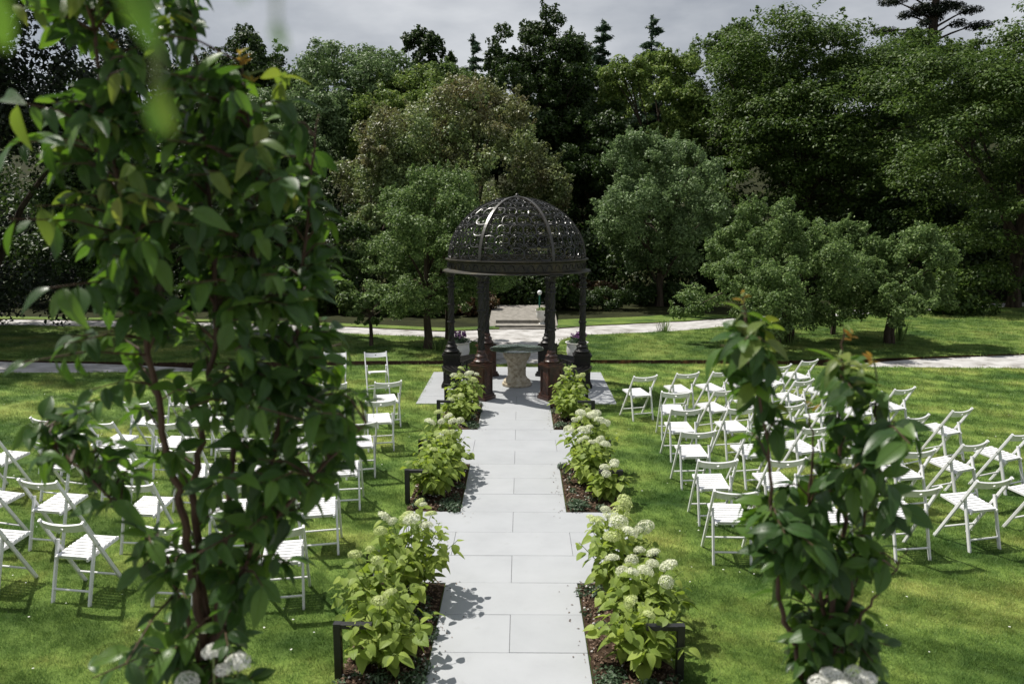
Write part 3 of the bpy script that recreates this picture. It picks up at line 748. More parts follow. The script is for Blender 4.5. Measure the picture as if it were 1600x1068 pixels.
# dome
RD, HD, Z0 = 1.30, 1.135, 2.52
def dome(th, ph, r=1.0): return Vector((RD * r * math.cos(ph) * math.cos(th), RD * r * math.cos(ph) * math.sin(th), Z0 + HD * r * math.sin(ph)))
for k in range(6):
    a = -PI / 2 + PI / 6 + k * PI / 3
    mb = MB(); m = 26; vs = []
    for i in range(m + 1):
        ph = (PI / 2 - 0.035) * i / m
        nrm = Vector((math.cos(ph) * math.cos(a), math.cos(ph) * math.sin(a), math.sin(ph))); sd = Vector((-math.sin(a), math.cos(a), 0))
        c = dome(a, ph)
        for (u, w) in ((-.027, .0), (-.027, .028), (.027, .028), (.027, .0)): vs.append(c + sd * u + nrm * w)
    fs = [(i * 4 + q, i * 4 + (q + 1) % 4, (i + 1) * 4 + (q + 1) % 4, (i + 1) * 4 + q) for i in range(m) for q in range(4)] + [(3, 2, 1, 0), (m * 4, m * 4 + 1, m * 4 + 2, m * 4 + 3)]
    mb.add(vs, fs).obj('dome_rib', M['rib'], gz_t)
fin = MB().lathe([(0.10, 3.645), (0.115, 3.665), (0.06, 3.69), (0.03, 3.70), (0.034, 3.715), (0.018, 3.735), (0.001, 3.745)], 16).obj('finial', M['iron'], gz_t, True)
scroll_rows = [(5, 6.2), (5, 17.6), (5, 28.4), (4, 39.4), (4, 50.4), (3, 60.3), (2, 69.6), (1, 79.0)]
scrolls = []
hoops = MB()
for ri, (nk, phd) in enumerate(scroll_rows):
    ph = R_(phd)
    dph = R_(5.6 if ri < 3 else 5.3 if ri < 5 else 4.8)
    wth = PI / 3 / nk
    for q in range(nk):
        th0 = -PI / 2 - PI / 6 + wth * (q + 0.5)
        mb = MB()
        def P2(u, v): return dome(th0 + u * wth * 0.5, ph + v * dph)
        pts = []
        for i in range(25):
            t = 2 * PI * i / 24; cx_, sy_ = math.cos(t), math.sin(t); e = 2 / 2.7
            pts.append(P2(0.97 * abs(cx_) ** e * (1 if cx_ > 0 else -1), 0.97 * abs(sy_) ** e * (1 if sy_ > 0 else -1)))
        mb.tube(pts, 0.0115, 4, False)
        for sx in (-1, 1):
            for sv in (-1, 1):
                pts = [P2(sx * (0.30 + 0.30 * (1 - i / 11) * math.cos(0.6 + i * 0.55)), sv * (0.38 + 0.30 * (1 - i / 14) * math.sin(0.6 + i * 0.55))) for i in range(10)]
                mb.tube(pts, 0.0085, 3)
        scrolls.append(mb.mesh('scroll', M['iron_dome']))
for (nk, phd) in [(0, 0.8), (0, 11.9), (0, 23.0), (0, 34.0), (0, 45.0), (0, 55.6), (0, 65.2)]:
    for q in range(5):
        x = -PI / 2 - PI / 6 + PI / 3 * (q + .5) / 5
        hoops.tube([dome(x - .03, R_(phd)), dome(x + .03, R_(phd))], 0.009, 4)
ties_me = hoops.mesh('scroll_ties', M['iron_dome'])
panel_me = MB().tube([dome(-PI / 2 - PI / 6 + PI / 3 * i / 12, R_(0.3)) for i in range(13)], 0.012, 4).mesh('dome_panel', M['iron_dome'])
for k in range(6):
    pnl = link('dome_panel', panel_me, gz_t, (0, 0, 0), k * PI / 3)
    for me in scrolls: link('scroll', me, pnl)
    stuff(link('scroll_ties', ties_me, pnl))
# benches between the side columns and their neighbours
def bench_mb(a0, a1):
    mb = MB(); r0, r1, z = 1.10, 1.46, 0.44
    for r in (r0, r1, (r0 + r1) / 2):
        pts = [(r * math.cos(a0 + (a1 - a0) * i / 16), r * math.sin(a0 + (a1 - a0) * i / 16), z) for i in range(17)]
        for p, q in zip(pts[:-1], pts[1:]): mb.bar(p, q, 0.030, 0.022, (math.cos((a0 + a1) / 2), math.sin((a0 + a1) / 2), 0))
    for i in range(27):
        a = a0 + (a1 - a0) * (i + .5) / 27
        for dd in (-.035, .035):
            mb.bar((r0 * math.cos(a + dd), r0 * math.sin(a + dd), z), (r1 * math.cos(a - dd), r1 * math.sin(a - dd), z), 0.016, 0.012, (0, 0, 1))
    for r in (r0, r1):
        mid = (a0 + a1) / 2
        for d in (-.12, .12):
            mb.bar((r * math.cos(mid + d), r * math.sin(mid + d), 0.0), (r * math.cos(mid + d), r * math.sin(mid + d), z - 0.01), 0.03, 0.03)
        pts = [(r * math.cos(a0 + (a1 - a0) * i / 16), r * math.sin(a0 + (a1 - a0) * i / 16), z - .05) for i in range(17)]
        for p, q in zip(pts[:-1], pts[1:]): mb.bar(p, q, 0.012, 0.05, (1, 0, 0))
    return mb
for a0, a1 in ((-PI / 3 + .14, -.14), (.14, PI / 3 - .14), (PI - PI / 3 + .14, PI - .14), (PI + .14, PI + PI / 3 - .14)):
    bench_mb(a0, a1).obj('bench', M['iron'], gz_t)

# stone pedestal table under the dome
tt = thing('pedestal_table', 'round glass topped table on a carved stone pedestal inside the gazebo', 'table', (0.0, PAD0 + 1.62, SLAB_TOP))
prof = [(0.285, 0.0), (0.295, 0.02), (0.29, 0.055), (0.262, 0.07), (0.268, 0.09), (0.255, 0.115), (0.225, 0.13), (0.195, 0.175), (0.182, 0.20), (0.178, 0.24), (0.176, 0.28), (0.178, 0.33), (0.182, 0.38), (0.186, 0.42), (0.196, 0.445), (0.200, 0.46), (0.194, 0.475), (0.205, 0.50), (0.222, 0.54), (0.240, 0.58), (0.252, 0.62), (0.262, 0.66), (0.272, 0.69), (0.268, 0.715), (0.250, 0.722)]
def carve(t, z, r):
    if 0.2 < z < 0.44: return 0.006 * math.sin(12 * t + 40 * z) * math.sin(60 * z)
    if 0.48 < z < 0.70: return 0.020 * abs(math.cos(4 * t + (0.4 if z > .6 else 0))) * math.sin((z - .48) / .22 * PI) + 0.008 * math.sin(16 * t) * math.sin(z * 70)
    return 0
pp = []
for (a, b) in zip(prof[:-1], prof[1:]):
    for i in range(3): pp.append((a[0] + (b[0] - a[0]) * i / 3, a[1] + (b[1] - a[1]) * i / 3))
pp.append(prof[-1])
MB().lathe(pp, 64, mod=carve).obj('pedestal', M['stone'], tt, True)
MB().lathe([(0.52, 0.724), (0.535, 0.729), (0.535, 0.739), (0.52, 0.744)], 64).obj('table_top', M['glass'], tt, True)

# ------------------------------------------------------------------ folding chairs
CW = 0.205
def backrest_mesh():
    W = CW * 2 - 0.02; th = 0.016; n = 12
    bm = MB()
    # frame of the board: local u across, w up the rail; bows backwards
    r0 = Vector((0, 0.49, 0)); r1 = Vector((0, 0.0, 0.765)); up = (r1 - r0).normalized(); nrm = Vector((0, -up.z, up.y)).normalized()   # backwards
    if nrm.y > 0: nrm = -nrm
    L = (r1 - r0).length
    def P(u, w, s):
        bow = 0.030 * (1 - (2 * u / W) ** 2)
        hgt = w * (0.055 + 0.0) + (0.004 * (1 - (2 * u / W) ** 2) if w > 0.5 else 0)
        return r0 + up * (L - 0.108 + w * 0.088) + Vector((u, 0, 0)) + nrm * (bow + s * th / 2 - 0.004)
    us = [-W / 2 + W * i / n for i in range(n + 1)]
    mid = (n // 2 - 1, n // 2)
    def quad(a, b, c, d): bm.add([a, b, c, d], [(0, 1, 2, 3)])
    for i in range(n):
        for s in (-1, 1):
            if i in mid: continue
            q = [P(us[i], 0, s), P(us[i + 1], 0, s), P(us[i + 1], 1, s), P(us[i], 1, s)]
            quad(*(q if s > 0 else q[::-1]))
        quad(P(us[i], 1, -1), P(us[i], 1, 1), P(us[i + 1], 1, 1), P(us[i + 1], 1, -1))
        quad(P(us[i], 0, 1), P(us[i], 0, -1), P(us[i + 1], 0, -1), P(us[i + 1], 0, 1))
    for u in (us[0], us[-1]): quad(P(u, 0, -1), P(u, 0, 1), P(u, 1, 1), P(u, 1, -1))
    # centre field with the finger hole
    a, b = us[mid[0]], us[mid[1] + 1]; k = 12
    def sq(t):
        c, s_ = math.cos(t), math.sin(t); m = max(abs(c), abs(s_)); return (c / m, s_ / m)
    for i in range(k):
        t0, t1 = 2 * PI * i / k + PI / 4, 2 * PI * (i + 1) / k + PI / 4
        o0, o1 = sq(t0), sq(t1)
        def O(o, s): return P((a + b) / 2 + o[0] * (b - a) / 2, 0.5 + 0.5 * o[1], s)
        def H(t, s): return P((a + b) / 2 + 0.0155 * math.cos(t), 0.54 + 0.13 * math.sin(t), s)
        for s in (-1, 1):
            q = [O(o0, s), O(o1, s), H(t1, s), H(t0, s)]; quad(*(q if s > 0 else q[::-1]))
        quad(H(t0, -1), H(t0, 1), H(t1, 1), H(t1, -1))
    return bm.mesh('backrest', M['white'])
chair_parts = []
def cp(name, mb): chair_parts.append((name, mb.mesh(name, M['white'])))
for s in (-1, 1):
    cp('rail', MB().bar((s * CW, 0.49, 0.0), (s * CW, 0.0, 0.765), 0.022, 0.034, (1, 0, 0), 0.3))
for s in (-1, 1):
    cp('rear_leg', MB().bar((s * (CW - 0.026), 0.04, 0.0), (s * (CW - 0.026), 0.165, 0.535), 0.022, 0.034, (1, 0, 0), 0.3))
def seat_p(f): return Vector((0, 0.095 + 0.395 * f, 0.408 + 0.045 * f))
for s in (-1, 1):
    a, b = seat_p(-0.02), seat_p(1.03); cp('seat_rail', MB().bar((s * (CW - 0.052), a.y, a.z - .016), (s * (CW - 0.052), b.y, b.z - .016), 0.022, 0.030, (1, 0, 0), 0.3))
slat_me = MB().bar((-(CW - 0.045), 0, 0), (CW - 0.045, 0, 0), 0.036, 0.014, (0, 1, 0), 0.3).mesh('seat_slat', M['white'])
back_me = backrest_mesh()
cp('stretcher', MB().bar((-CW, 0.405, 0.133), (CW, 0.405, 0.133), 0.018, 0.018, (0, 1, 0), 0.5))
cp('stretcher', MB().bar((-(CW - .026), 0.068, 0.12), (CW - .026, 0.068, 0.12), 0.018, 0.018, (0, 1, 0), 0.5))
cp('stretcher', MB().bar((-(CW - .026), 0.13, 0.385), (CW - .026, 0.13, 0.385), 0.018, 0.018, (0, 1, 0), 0.5))
M['bolt'] = surf('zinc_bolt', [(0.3, (0.30, 0.30, 0.31)), (0.7, (0.42, 0.42, 0.43))], 20, 0.35, 0.5, metal=0.8)
bolt_me = MB().tube([(-.009, 0, 0), (.009, 0, 0)], .0075, 8).mesh('bolt', M['bolt'])
def chair(label, group, loc, rz, sc=1.0):
    t = thing('folding_chair', label, 'chair', loc, rz, group); t.scale = (sc, sc, sc)
    for name, me in chair_parts: link(name, me, t)
    for i in range(8):
        p = seat_p((i + 0.5) / 8); o = link('seat_slat', slat_me, t, p); o.rotation_euler = (math.atan2(0.045, 0.395), 0, 0)
    link('backrest', back_me, t)
    for s in (-1, 1): link('bolt', bolt_me, t, (s * (CW + .006), 0.168, 0.503))
    return t
ORD = ['first', 'second', 'third', 'fourth', 'fifth', 'sixth', 'seventh', 'eighth']
RW = ['front', 'second', 'third', 'fourth', 'fifth', 'rear']
right_rows = [
    [(989.3, 587.6, 1027.6, 585), (1057, 582.4, 1092, 579.7), (1113, 580.4, 1145.5, 577.1), (1166, 576.5, 1196, 573), (1212, 571.5, 1239, 567), (1251.8, 563.2, 1278, 559.5)],
    [(1035, 610.4, 1077.5, 611), (1115.6, 609.7, 1154.5, 605.2), (1178, 604, 1212, 600), (1240, 595, 1273, 590.5), (1290.8, 587, 1322, 581.5)],
    [(1050.4, 637.6, 1095.6, 636.6), (1140.3, 636.2, 1181, 634), (1219, 632.6, 1257.5, 628.6), (1293, 625, 1330, 620), (1346, 615, 1381, 610), (1397, 607.2, 1432, 603)],
    [(1063.9, 671.8, 1121.6, 670.8), (1170, 672, 1217, 669), (1255, 667, 1300, 662), (1340, 660, 1382, 653), (1417, 652, 1456.4, 645), (1485, 641.4, 1523, 635)],
    [(1094, 716.5, 1154.8, 716.5), (1207, 716, 1257, 714), (1312, 711, 1361, 706.5), (1413, 704, 1463, 700), (1503, 693.7, 1547, 686), (1579, 679, 1621, 671.5)],
    [(1119.9, 764.6, 1182, 766), (1286, 767, 1348, 765), (1407, 762.2, 1472.6, 759), (1525, 750, 1583, 744), (1640, 737, 1698, 728)],
]
left_rows = [
    [(585.4, 596.2, 629.2, 594), (497, 598.5, 542, 596), (411, 601, 453, 600), (331, 601, 371, 601), (252, 599, 291, 600)],
    [(573, 625.4, 615.3, 622.8), (474, 628, 518, 626), (378, 629, 421, 628), (283, 628, 325, 629), (190, 625, 231, 627)],
    [(535, 659, 588, 656.5), (430, 661, 480, 660), (327, 661, 375, 661), (228, 658, 274, 660), (132, 655, 177, 658), (45, 651, 88, 655)],
    [(505, 699, 562, 696.5), (380, 701, 436, 700), (258, 699, 312, 701), (142, 692, 197, 695), (43, 685.5, 96, 690), (-56, 678, -3, 683)],
    [(463, 756, 527, 752), (316, 757, 381, 756), (171.5, 751, 237, 753.5), (25.5, 746.4, 88, 750.3), (-85, 741, -22, 748)],
    [(398, 825, 469.5, 820), (221.8, 816.8, 291, 819.5), (57, 812, 132, 817), (-90, 802, -15, 809)],
]
def place_rows(rws, side):
    for ri, rw in enumerate(rws):
        for ci, (x0, y0, x1, y1) in enumerate(rw):
            a = G(x0, y0, 0.765); b = G(x1, y1, 0.765); m = (a + b) / 2; d = b - a
            rz = math.atan2(d.y, d.x)
            where = 'nearest the aisle' if ci == 0 else ('at the outer end' if ci == len(rw) - 1 else ORD[ci] + ' from the aisle')
            lab = 'white folding chair %s in the %s row of the %s-hand block' % (where, RW[ri], side)
            c = chair(lab, 'white folding chairs in rows', (m.x, m.y, random.uniform(-.012, 0.0)), rz + random.gauss(0, 0.02), 1.0); c.rotation_euler[0] = random.gauss(0, .008); c.rotation_euler[1] = random.gauss(0, .007)
place_rows(right_rows, 'right'); place_rows(left_rows, 'left')
for (x0, y0, x1, y1), w in (((506.7, 550, 541, 549.4), 'left one of two white folding chairs facing the rows from the front'), ((569.6, 550, 603.4, 548.6), 'right one of two white folding chairs facing the rows, nearer the gazebo')):
    a = G(x0, y0, 0.765); b = G(x1, y1, 0.765); m = (a + b) / 2; d = b - a
    chair(w, 'white folding chairs in rows', (m.x, m.y, 0), math.atan2(d.y, d.x) + PI)

# ------------------------------------------------------------------ path lights
def bent(post, s, h):
    mb = MB(); w = 0.055
    mb.box((0, 0, h / 2), (w, w, h)); 
    mb.box((s * 0.125, 0, h - w * 0.3), (0.25 - w - 0.004, w, w * 0.6))
    return mb
def path_light(x, yv, s, label):
    t = thing('path_light', label, 'garden light', (x, yv, 0.0), 0, 'black path lights along the flower beds')
    MB().bar((0, 0, -0.05), (0, 0, 0.42), 0.055, 0.055, (1, 0, 0), 0.12).obj('post', M['black_metal'], t)
    MB().bar((s * 0.028, 0, 0.4005), (s * 0.25, 0, 0.4005), 0.052, 0.036, (0, 1, 0), 0.12).obj('arm', M['black_metal'], t)
pos_name = {0: 'nearest', 1: 'middle', 2: 'farthest'}
for bi, (s, y0, y1) in enumerate(beds):
    bn = pos_name[bi // 2]; sd = 'left' if s < 0 else 'right'
    path_light(s * 1.235, y0 + 0.28, -s, 'black right-angled path light at the near end of the %s %s flower bed' % (bn, sd))
    path_light(s * 1.235, y1 - 0.25, -s, 'black right-angled path light at the far end of the %s %s flower bed' % (bn, sd))

# ------------------------------------------------------------------ leaves and hydrangeas
def leaf_geo(wid=0.5, droop=0.25, fold=0.18, heart=False, petiole=0.12, seg=6):
    """one leaf of length 1 along +Y, face up; returns verts, faces, uvs"""
    vs = []; uv = []; fs = []
    for i in range(seg + 1):
        t = i / seg
        w = (math.sin(PI * min(1, t ** (0.72 if heart else 0.85))) ** 0.85) * wid / 2 if 0 < t < 1 else 0.004
        if heart and i == 1: w = wid * 0.40
        z = -droop * t * t
        for s in (-1, 0, 1):
            vs.append((s * w, t - (0.05 if heart and i == 1 and s else 0), z + (fold * w if s else 0))); uv.append((0.5 + s * w / wid * 0.98, t))
    for i in range(seg):
        for k in (0, 1):
            a = i * 3 + k; fs.append((a, a + 1, a + 4, a + 3))
    b = len(vs)
    p = 0.012
    vs += [(-p, 0, 0), (p, 0, 0), (p * .7, -petiole, 0.02), (-p * .7, -petiole, 0.02)]; uv += [(0.5, 0)] * 4
    fs.append((b, b + 1, b + 2, b + 3))
    return vs, fs, uv
def leaf_mesh(name, mat, **kw):
    vs, fs, uv = leaf_geo(**kw)
    me = bpy.data.meshes.new(name); me.from_pydata(vs, [], fs)
    l = me.uv_layers.new(name='UVMap'); l.data.foreach_set('uv', [c for lp in me.loops for c in uv[lp.vertex_index]])
    me.materials.append(mat); me.polygons.foreach_set('use_smooth', [True] * len(fs))
    return me
def joined_leaves(name, mats, kws, mat):
    """many leaves in one mesh"""
    vs = []; fs = []; uv = []
    for m, kw in zip(mats, kws):
        v, f, u = kw; b = len(vs)
        vs += [tuple(m @ Vector(p)) for p in v]; fs += [tuple(i + b for i in q) for q in f]; uv += u
    me = bpy.data.meshes.new(name); me.from_pydata(vs, [], fs)
    l = me.uv_layers.new(name='UVMap'); l.data.foreach_set('uv', [c for lp in me.loops for c in uv[lp.vertex_index]])
    me.materials.append(mat); me.polygons.foreach_set('use_smooth', [True] * len(fs))
    return me
def leaf_matrix(p, d, up, L):
    """leaf base p, pointing along d, face towards up"""
    yv = Vector(d).normalized(); z = Vector(up) - yv * Vector(up).dot(yv)
    z = z.normalized() if z.length > 1e-4 else yv.orthogonal().normalized()
    x = yv.cross(z)
    m = Matrix((x, yv, z)).transposed().to_4x4(); m.translation = Vector(p)
    return m @ Matrix.Diagonal((L, L, L, 1))

hyd_leaf = [leaf_mesh('leaf', M['f_hyd'], wid=w, droop=d, fold=f, heart=True, petiole=0.25) for w, d, f in ((0.78, 0.30, 0.25), (0.70, 0.45, 0.3), (0.84, 0.18, 0.15))]
def head_mesh(mat, seed, flat=0.62):
    rnd = random.Random(seed); mb = MB(); n = 100
    for i in range(n):
        z = 1 - (i + 0.5) / n * 1.25; th = i * 2.39996
        r = math.sqrt(max(0, 1 - z * z)); d = Vector((r * math.cos(th), r * math.sin(th), z))
        c = Vector((d.x, d.y, d.z * flat)) * rnd.uniform(0.90, 1.06)
        nn = (d + Vector((rnd.gauss(0, .25), rnd.gauss(0, .25), rnd.gauss(0, .25)))).normalized()
        a = nn.orthogonal().normalized(); b = nn.cross(a); ph = rnd.uniform(0, PI); s = rnd.uniform(0.13, 0.19)
        for q in range(4):
            t = ph + q * PI / 2
            e = a * math.cos(t) + b * math.sin(t); f = a * math.cos(t + PI / 2) + b * math.sin(t + PI / 2)
            mb.add([c, c + e * s * .6 + f * s * .42 + nn * .03, c + e * s * 1.05 + nn * .015, c + e * s * .6 - f * s * .42 + nn * .03], [(0, 1, 2, 3)])
    return mb.mesh('flower_head', mat)
heads = {'cream': [head_mesh(M['petal'], 1), head_mesh(M['petal'], 2, .7)], 'lime': [head_mesh(M['petal_lime'], 3, .5), head_mesh(M['petal_lime'], 4, .6)], 'white': [head_mesh(M['petal_white'], 5), head_mesh(M['petal_white'], 6, .7)]}

def hydrangea(x, y, label, H=0.8, R=0.38, stems=15, nheads=8, head_r=0.075, kind='lime', parts=True, z0=0.03, leafL=0.118, lean=(0, 0), headmin=0.6):
    t = thing('hydrangea', label, 'hydrangea', (x, y, z0), 0, 'hydrangeas in the aisle beds')
    mb = MB(); Ms = []; heads_p = []
    stems += 6; H *= .9
    for i in range(stems):
        a = 2.39996 * i + random.uniform(-.3, .3); rr = R * math.sqrt((i + .5) / stems)
        tip = Vector((rr * math.cos(a) + lean[0], rr * math.sin(a) + lean[1], H * (1 - 0.45 * (rr / R) ** 2) * random.uniform(0.82, 1.05)))
        p0 = Vector((tip.x * 0.18, tip.y * 0.18, 0))
        mid = p0.lerp(tip, .5) + Vector((-tip.x * .12, -tip.y * .12, 0.04))
        pts = [p0, p0.lerp(mid, .5), mid, mid.lerp(tip, .5), tip]
        mb.tube(pts, [.005, .0045, .004, .0035, .003], 4)
        nodes = 5 + (random.random() < .5)
        for k in range(nodes):
            f = 0.30 + 0.66 * k / (nodes - 1 + 1e-6)
            p = p0.lerp(mid, f * 2) if f < .5 else mid.lerp(tip, f * 2 - 1)
            ph = random.uniform(0, PI)
            for q in range(2):
                b = ph + q * PI + random.gauss(0, .25)
                d = Vector((math.cos(b), math.sin(b), random.uniform(-.75, .15))) + Vector((tip.x, tip.y, 0)) * 0.9
                L = leafL * random.uniform(.65, 1.15) * (1.08 - .3 * (k == nodes - 1))
                dn = d.normalized()
                Ms.append(leaf_matrix(p + dn * L * 0.25, dn, Vector((random.gauss(0, .3), random.gauss(0, .3), 1)), L))
        heads_p.append(tip)
    mb.obj('stems', M['stem_green'], t)
    if parts:
        for m in Ms:
            o = link('leaf', random.choice(hyd_leaf), t); o.matrix_local = m
    else:
        g = [leaf_geo(wid=.75, droop=.3, fold=.25, heart=True, petiole=.25, seg=4)] * len(Ms)
        o = link('foliage', joined_leaves('foliage', Ms, g, M['f_hyd']), t); o['kind'] = 'stuff'
    heads_p.sort(key=lambda v: -v.z)
    for tip in heads_p[:max(1, int(nheads * 1.15))]:
        r = head_r * random.uniform(.55, 1.1)
        kd = kind if kind != 'mix' else random.choice(['cream', 'lime', 'cream', 'lime'])
        o = link('flower_head', random.choice(heads[kd]), t, tip + Vector((0, 0, r * .1)))
        o.scale = (r, r, r); o.rotation_euler = (random.gauss(0, .3), random.gauss(0, .3), random.uniform(0, 6))
    return t
b0, b1, b2 = J0 - 3.6, J0, J0 + 3.6
hydrangea(-0.93, b0 + 0.42, 'leafy lime green hydrangea with few heads at the near end of the nearest left bed', 0.62, .40, 18, 2, .06, 'lime')
hydrangea(-1.02, b0 + 0.98, 'tall pale hydrangea with drooping leaves amid the nearest left bed', 0.72, .38, 16, 3, .065, 'lime', lean=(-.05, 0))
hydrangea(-0.88, b0 + 1.52, 'bushy creamy headed hydrangea over the paving at the far end of the nearest left bed', 0.90, .40, 17, 9, .07, 'mix', lean=(.03, 0.02))
hydrangea(0.98, b0 + 0.40, 'lime green hydrangea with large leaves at the near end of the nearest right bed', 0.58, .36, 14, 2, .06, 'lime')
hydrangea(1.02, b0 + 1.02, 'white headed hydrangea spilling towards the lawn amid the nearest right bed', 0.70, .42, 15, 9, .075, 'cream', lean=(.06, 0))
hydrangea(0.93, b0 + 1.58, 'tall cream hydrangea with big heads at the far end of the nearest right bed', 0.90, .38, 15, 11, .078, 'mix', lean=(0, .03))
hydrangea(-0.95, b1 + 0.50, 'dense green hydrangea at the near end of the middle left bed', 0.66, .36, 18, 1, .06, 'lime')
hydrangea(-0.90, b1 + 1.02, 'hydrangea with pale green tops amid the middle left bed', 0.74, .36, 16, 3, .065, 'lime')
hydrangea(-0.92, b1 + 1.52, 'hydrangea with a few creamy heads at the far end of the middle left bed', 0.84, .36, 15, 8, .065, 'mix')
hydrangea(1.05, b1 + 0.36, 'small hydrangea with three white heads at the near end of the middle right bed', 0.52, .22, 7, 4, .06, 'cream', lean=(.08, 0))
hydrangea(0.96, b1 + 0.92, 'bright green hydrangea under white heads amid the middle right bed', 0.68, .34, 15, 6, .07, 'cream')
hydrangea(0.95, b1 + 1.45, 'hydrangea crowded with large white heads at the far end of the middle right bed', 0.88, .38, 16, 10, .075, 'cream')
hydrangea(-0.92, b2 + 0.45, 'small lime hydrangea at the near end of the farthest left bed', 0.52, .30, 13, 4, .06, 'lime')
hydrangea(-0.86, b2 + 1.15, 'hydrangea with one large pale head beside the left pedestal of the gazebo', 0.82, .34, 15, 8, .07, 'mix')
hydrangea(1.12, b2 + 0.22, 'stunted yellowish hydrangea at the near corner of the farthest right bed', 0.34, .16, 6, 4, .055, 'lime')
hydrangea(0.90, b2 + 0.62, 'rounded lime green hydrangea amid the farthest right bed', 0.66, .32, 15, 3, .055, 'lime')
hydrangea(0.92, b2 + 1.20, 'hydrangea with small flat heads in front of the right bench of the gazebo', 0.84, .32, 14, 7, .06, 'lime')

# ------------------------------------------------------------------ urns, lamp, steps, hedge, border plants
def urn(x, y, z, label, H=0.6, R=0.25, mat='urn', grp='white planter urns'):
    t = thing('planter_urn', label, 'planter', (x, y, z), 0, grp)
    MB().box((0, 0, 0.025), (R * 1.3, R * 1.3, 0.05)).lathe([(R * .60, .05), (R * .55, .07), (R * .32, .10), (R * .28, .13), (R * .38, .155)], 24).obj('foot', M[mat], t)
    MB().lathe([(R * .38, .155), (R * .66, .20), (R * .88, .28), (R * .98, .38), (R * .94, H - .05), (R * 1.05, H - .02), (R * 1.12, H), (R * 1.0, H), (R * .86, H - .06), (0.001, H - .06)], 28).obj('bowl', M[mat], t, True)
    return t
def tuft_plant(x, y, z, label, cat, leafmat, petmat, H=.28, R=.22, nl=380, npet=260, name='potted_flowers', grp='flowers in the planter urns'):
    t = thing(name, label, cat, (x, y, z), 0, grp)
    pos, nr = clump_leaves([(0, 0, H * .25, R * .9, R * .9, H * .4)], nl, .4, .2); pos[:, 2] = np.maximum(pos[:, 2], 0)
    link('leaves', cloud_mesh('leaves', pos, nr, .09, .03, leafmat), t)
    if npet:
        cl = [(random.gauss(0, R * .5), random.gauss(0, R * .5), H * random.uniform(.6, 1.0), .045, .045, .05) for _ in range(16)]
        pos, nr = clump_leaves(cl, npet, .4, .3)
        link('blooms', cloud_mesh('blooms', pos, nr, .045, .035, petmat), t)
    return t
for s, px, lab, l2 in ((-1, 718, 'white planter urn behind the left bench of the gazebo', 'purple flowers growing in the left white urn'), (1, 901, 'white planter urn behind the right bench of the gazebo', 'purple flowers growing in the right white urn')):
    p = G(px, 560, -0.02); urn(p.x, p.y, gz(p.x, p.y) if abs(p.x) < 1.6 else -0.07, lab)
    zz = (gz(p.x, p.y) if abs(p.x) < 1.6 else -0.07)
    tuft_plant(p.x, p.y, zz + .54, l2, 'flowers', M['f_cover'], M['purple'], .30, .22)
p = G(847, 508.5, -0.08)
urn(p.x, p.y, -0.08, 'distant cream planter urn beside the stone steps beyond the gazebo', .5, .2)
tuft_plant(p.x, p.y, -0.08 + .45, 'small green plants in the distant urn by the steps', 'plant', M['f_lime'], None, .2, .22, 300, 0)

st = thing('stone_steps', 'low grey stone steps rising from the gravel beyond the gazebo', 'steps', (0.15, 25.35, -0.12))
for i in range(2): MB().box((0, i * .55, .05 + i * .10), (1.75, .57, .10)).obj('step', M['step'], st)
p = A(843, 480, 28.0)
lp = thing('garden_lamp', 'short green lamp post with a white globe beside the steps', 'garden lamp', (p.x, 28.0, walk_z(0, 28) - .05))
top = A(842, 457, 28.0).z - lp.location.z
MB().lathe([(0.06, 0), (0.05, .04), (0.028, .06), (0.026, top - .12), (0.045, top - .10), (0.05, top - .07)], 12).obj('post', M['green_metal'], lp, True)
MB().lathe([(0.002, top - .085), (.05, top - .07), (.078, top - .02), (.082, top), (.07, top + .045), (.035, top + .075), (.001, top + .083)], 18).obj('globe', M['globe'], lp, True)

def bushy(name, label, cat, clumps, n, leaf, mat, loc=(0, 0, 0), group=None, lw=.6, up=.4):
    t = thing(name, label, cat, loc, 0, group)
    pos, nr = clump_leaves(clumps, n, .28, up); pos[:, 2] = np.maximum(pos[:, 2], -.05)
    sz = leaf * np.random.uniform(.6, 1.3, n)
    link('leaves', cloud_mesh('leaves', pos, nr, sz, sz * lw, mat), t)
    st_ = MB()
    for c in random.sample(clumps, min(8, len(clumps))): st_.tube([(c[0] * .6, c[1] * .6, -.1), c[:3]], [.03, .012], 5)
    st_.obj('stems', M['bark'], t)
    return t
def band(px0, px1, ybot, height, D, n, leaf, mat, name, label, cat, k=30, depth=.6, group=None, up=.4, lw=.6):
    a = A(px0, ybot, D); b = A(px1, ybot, D); z = G((px0 + px1) / 2, ybot, -.08).z
    c = (a + b) / 2
    cl = [((random.uniform(a.x, b.x) - c.x), random.uniform(-depth, depth), random.uniform(.15, .85) * height, height * .32, height * .32, height * .28) for _ in range(k)]
    return bushy(name, label, cat, cl, n, leaf, mat, (c.x, D, -.08), group, lw, up)
# clipped hedge and borders right of the walk
band(875, 985, 500, .75, 30.2, 7000, .10, M['f_dark'], 'box_hedge', 'low dark hedge along the lawn strip right of the steps', 'hedge', 40, .45)
band(985, 1100, 492, .85, 32, 7000, .12, M['f_dark'], 'shrub_border', 'dark leafy border in the shade behind the right hedge', 'shrub', 30, .8)
band(880, 960, 478, .8, 33.5, 4000, .12, M['f_red'], 'rusty_shrub', 'rusty brown shrub in the shade beyond the steps', 'shrub', 18, .6)
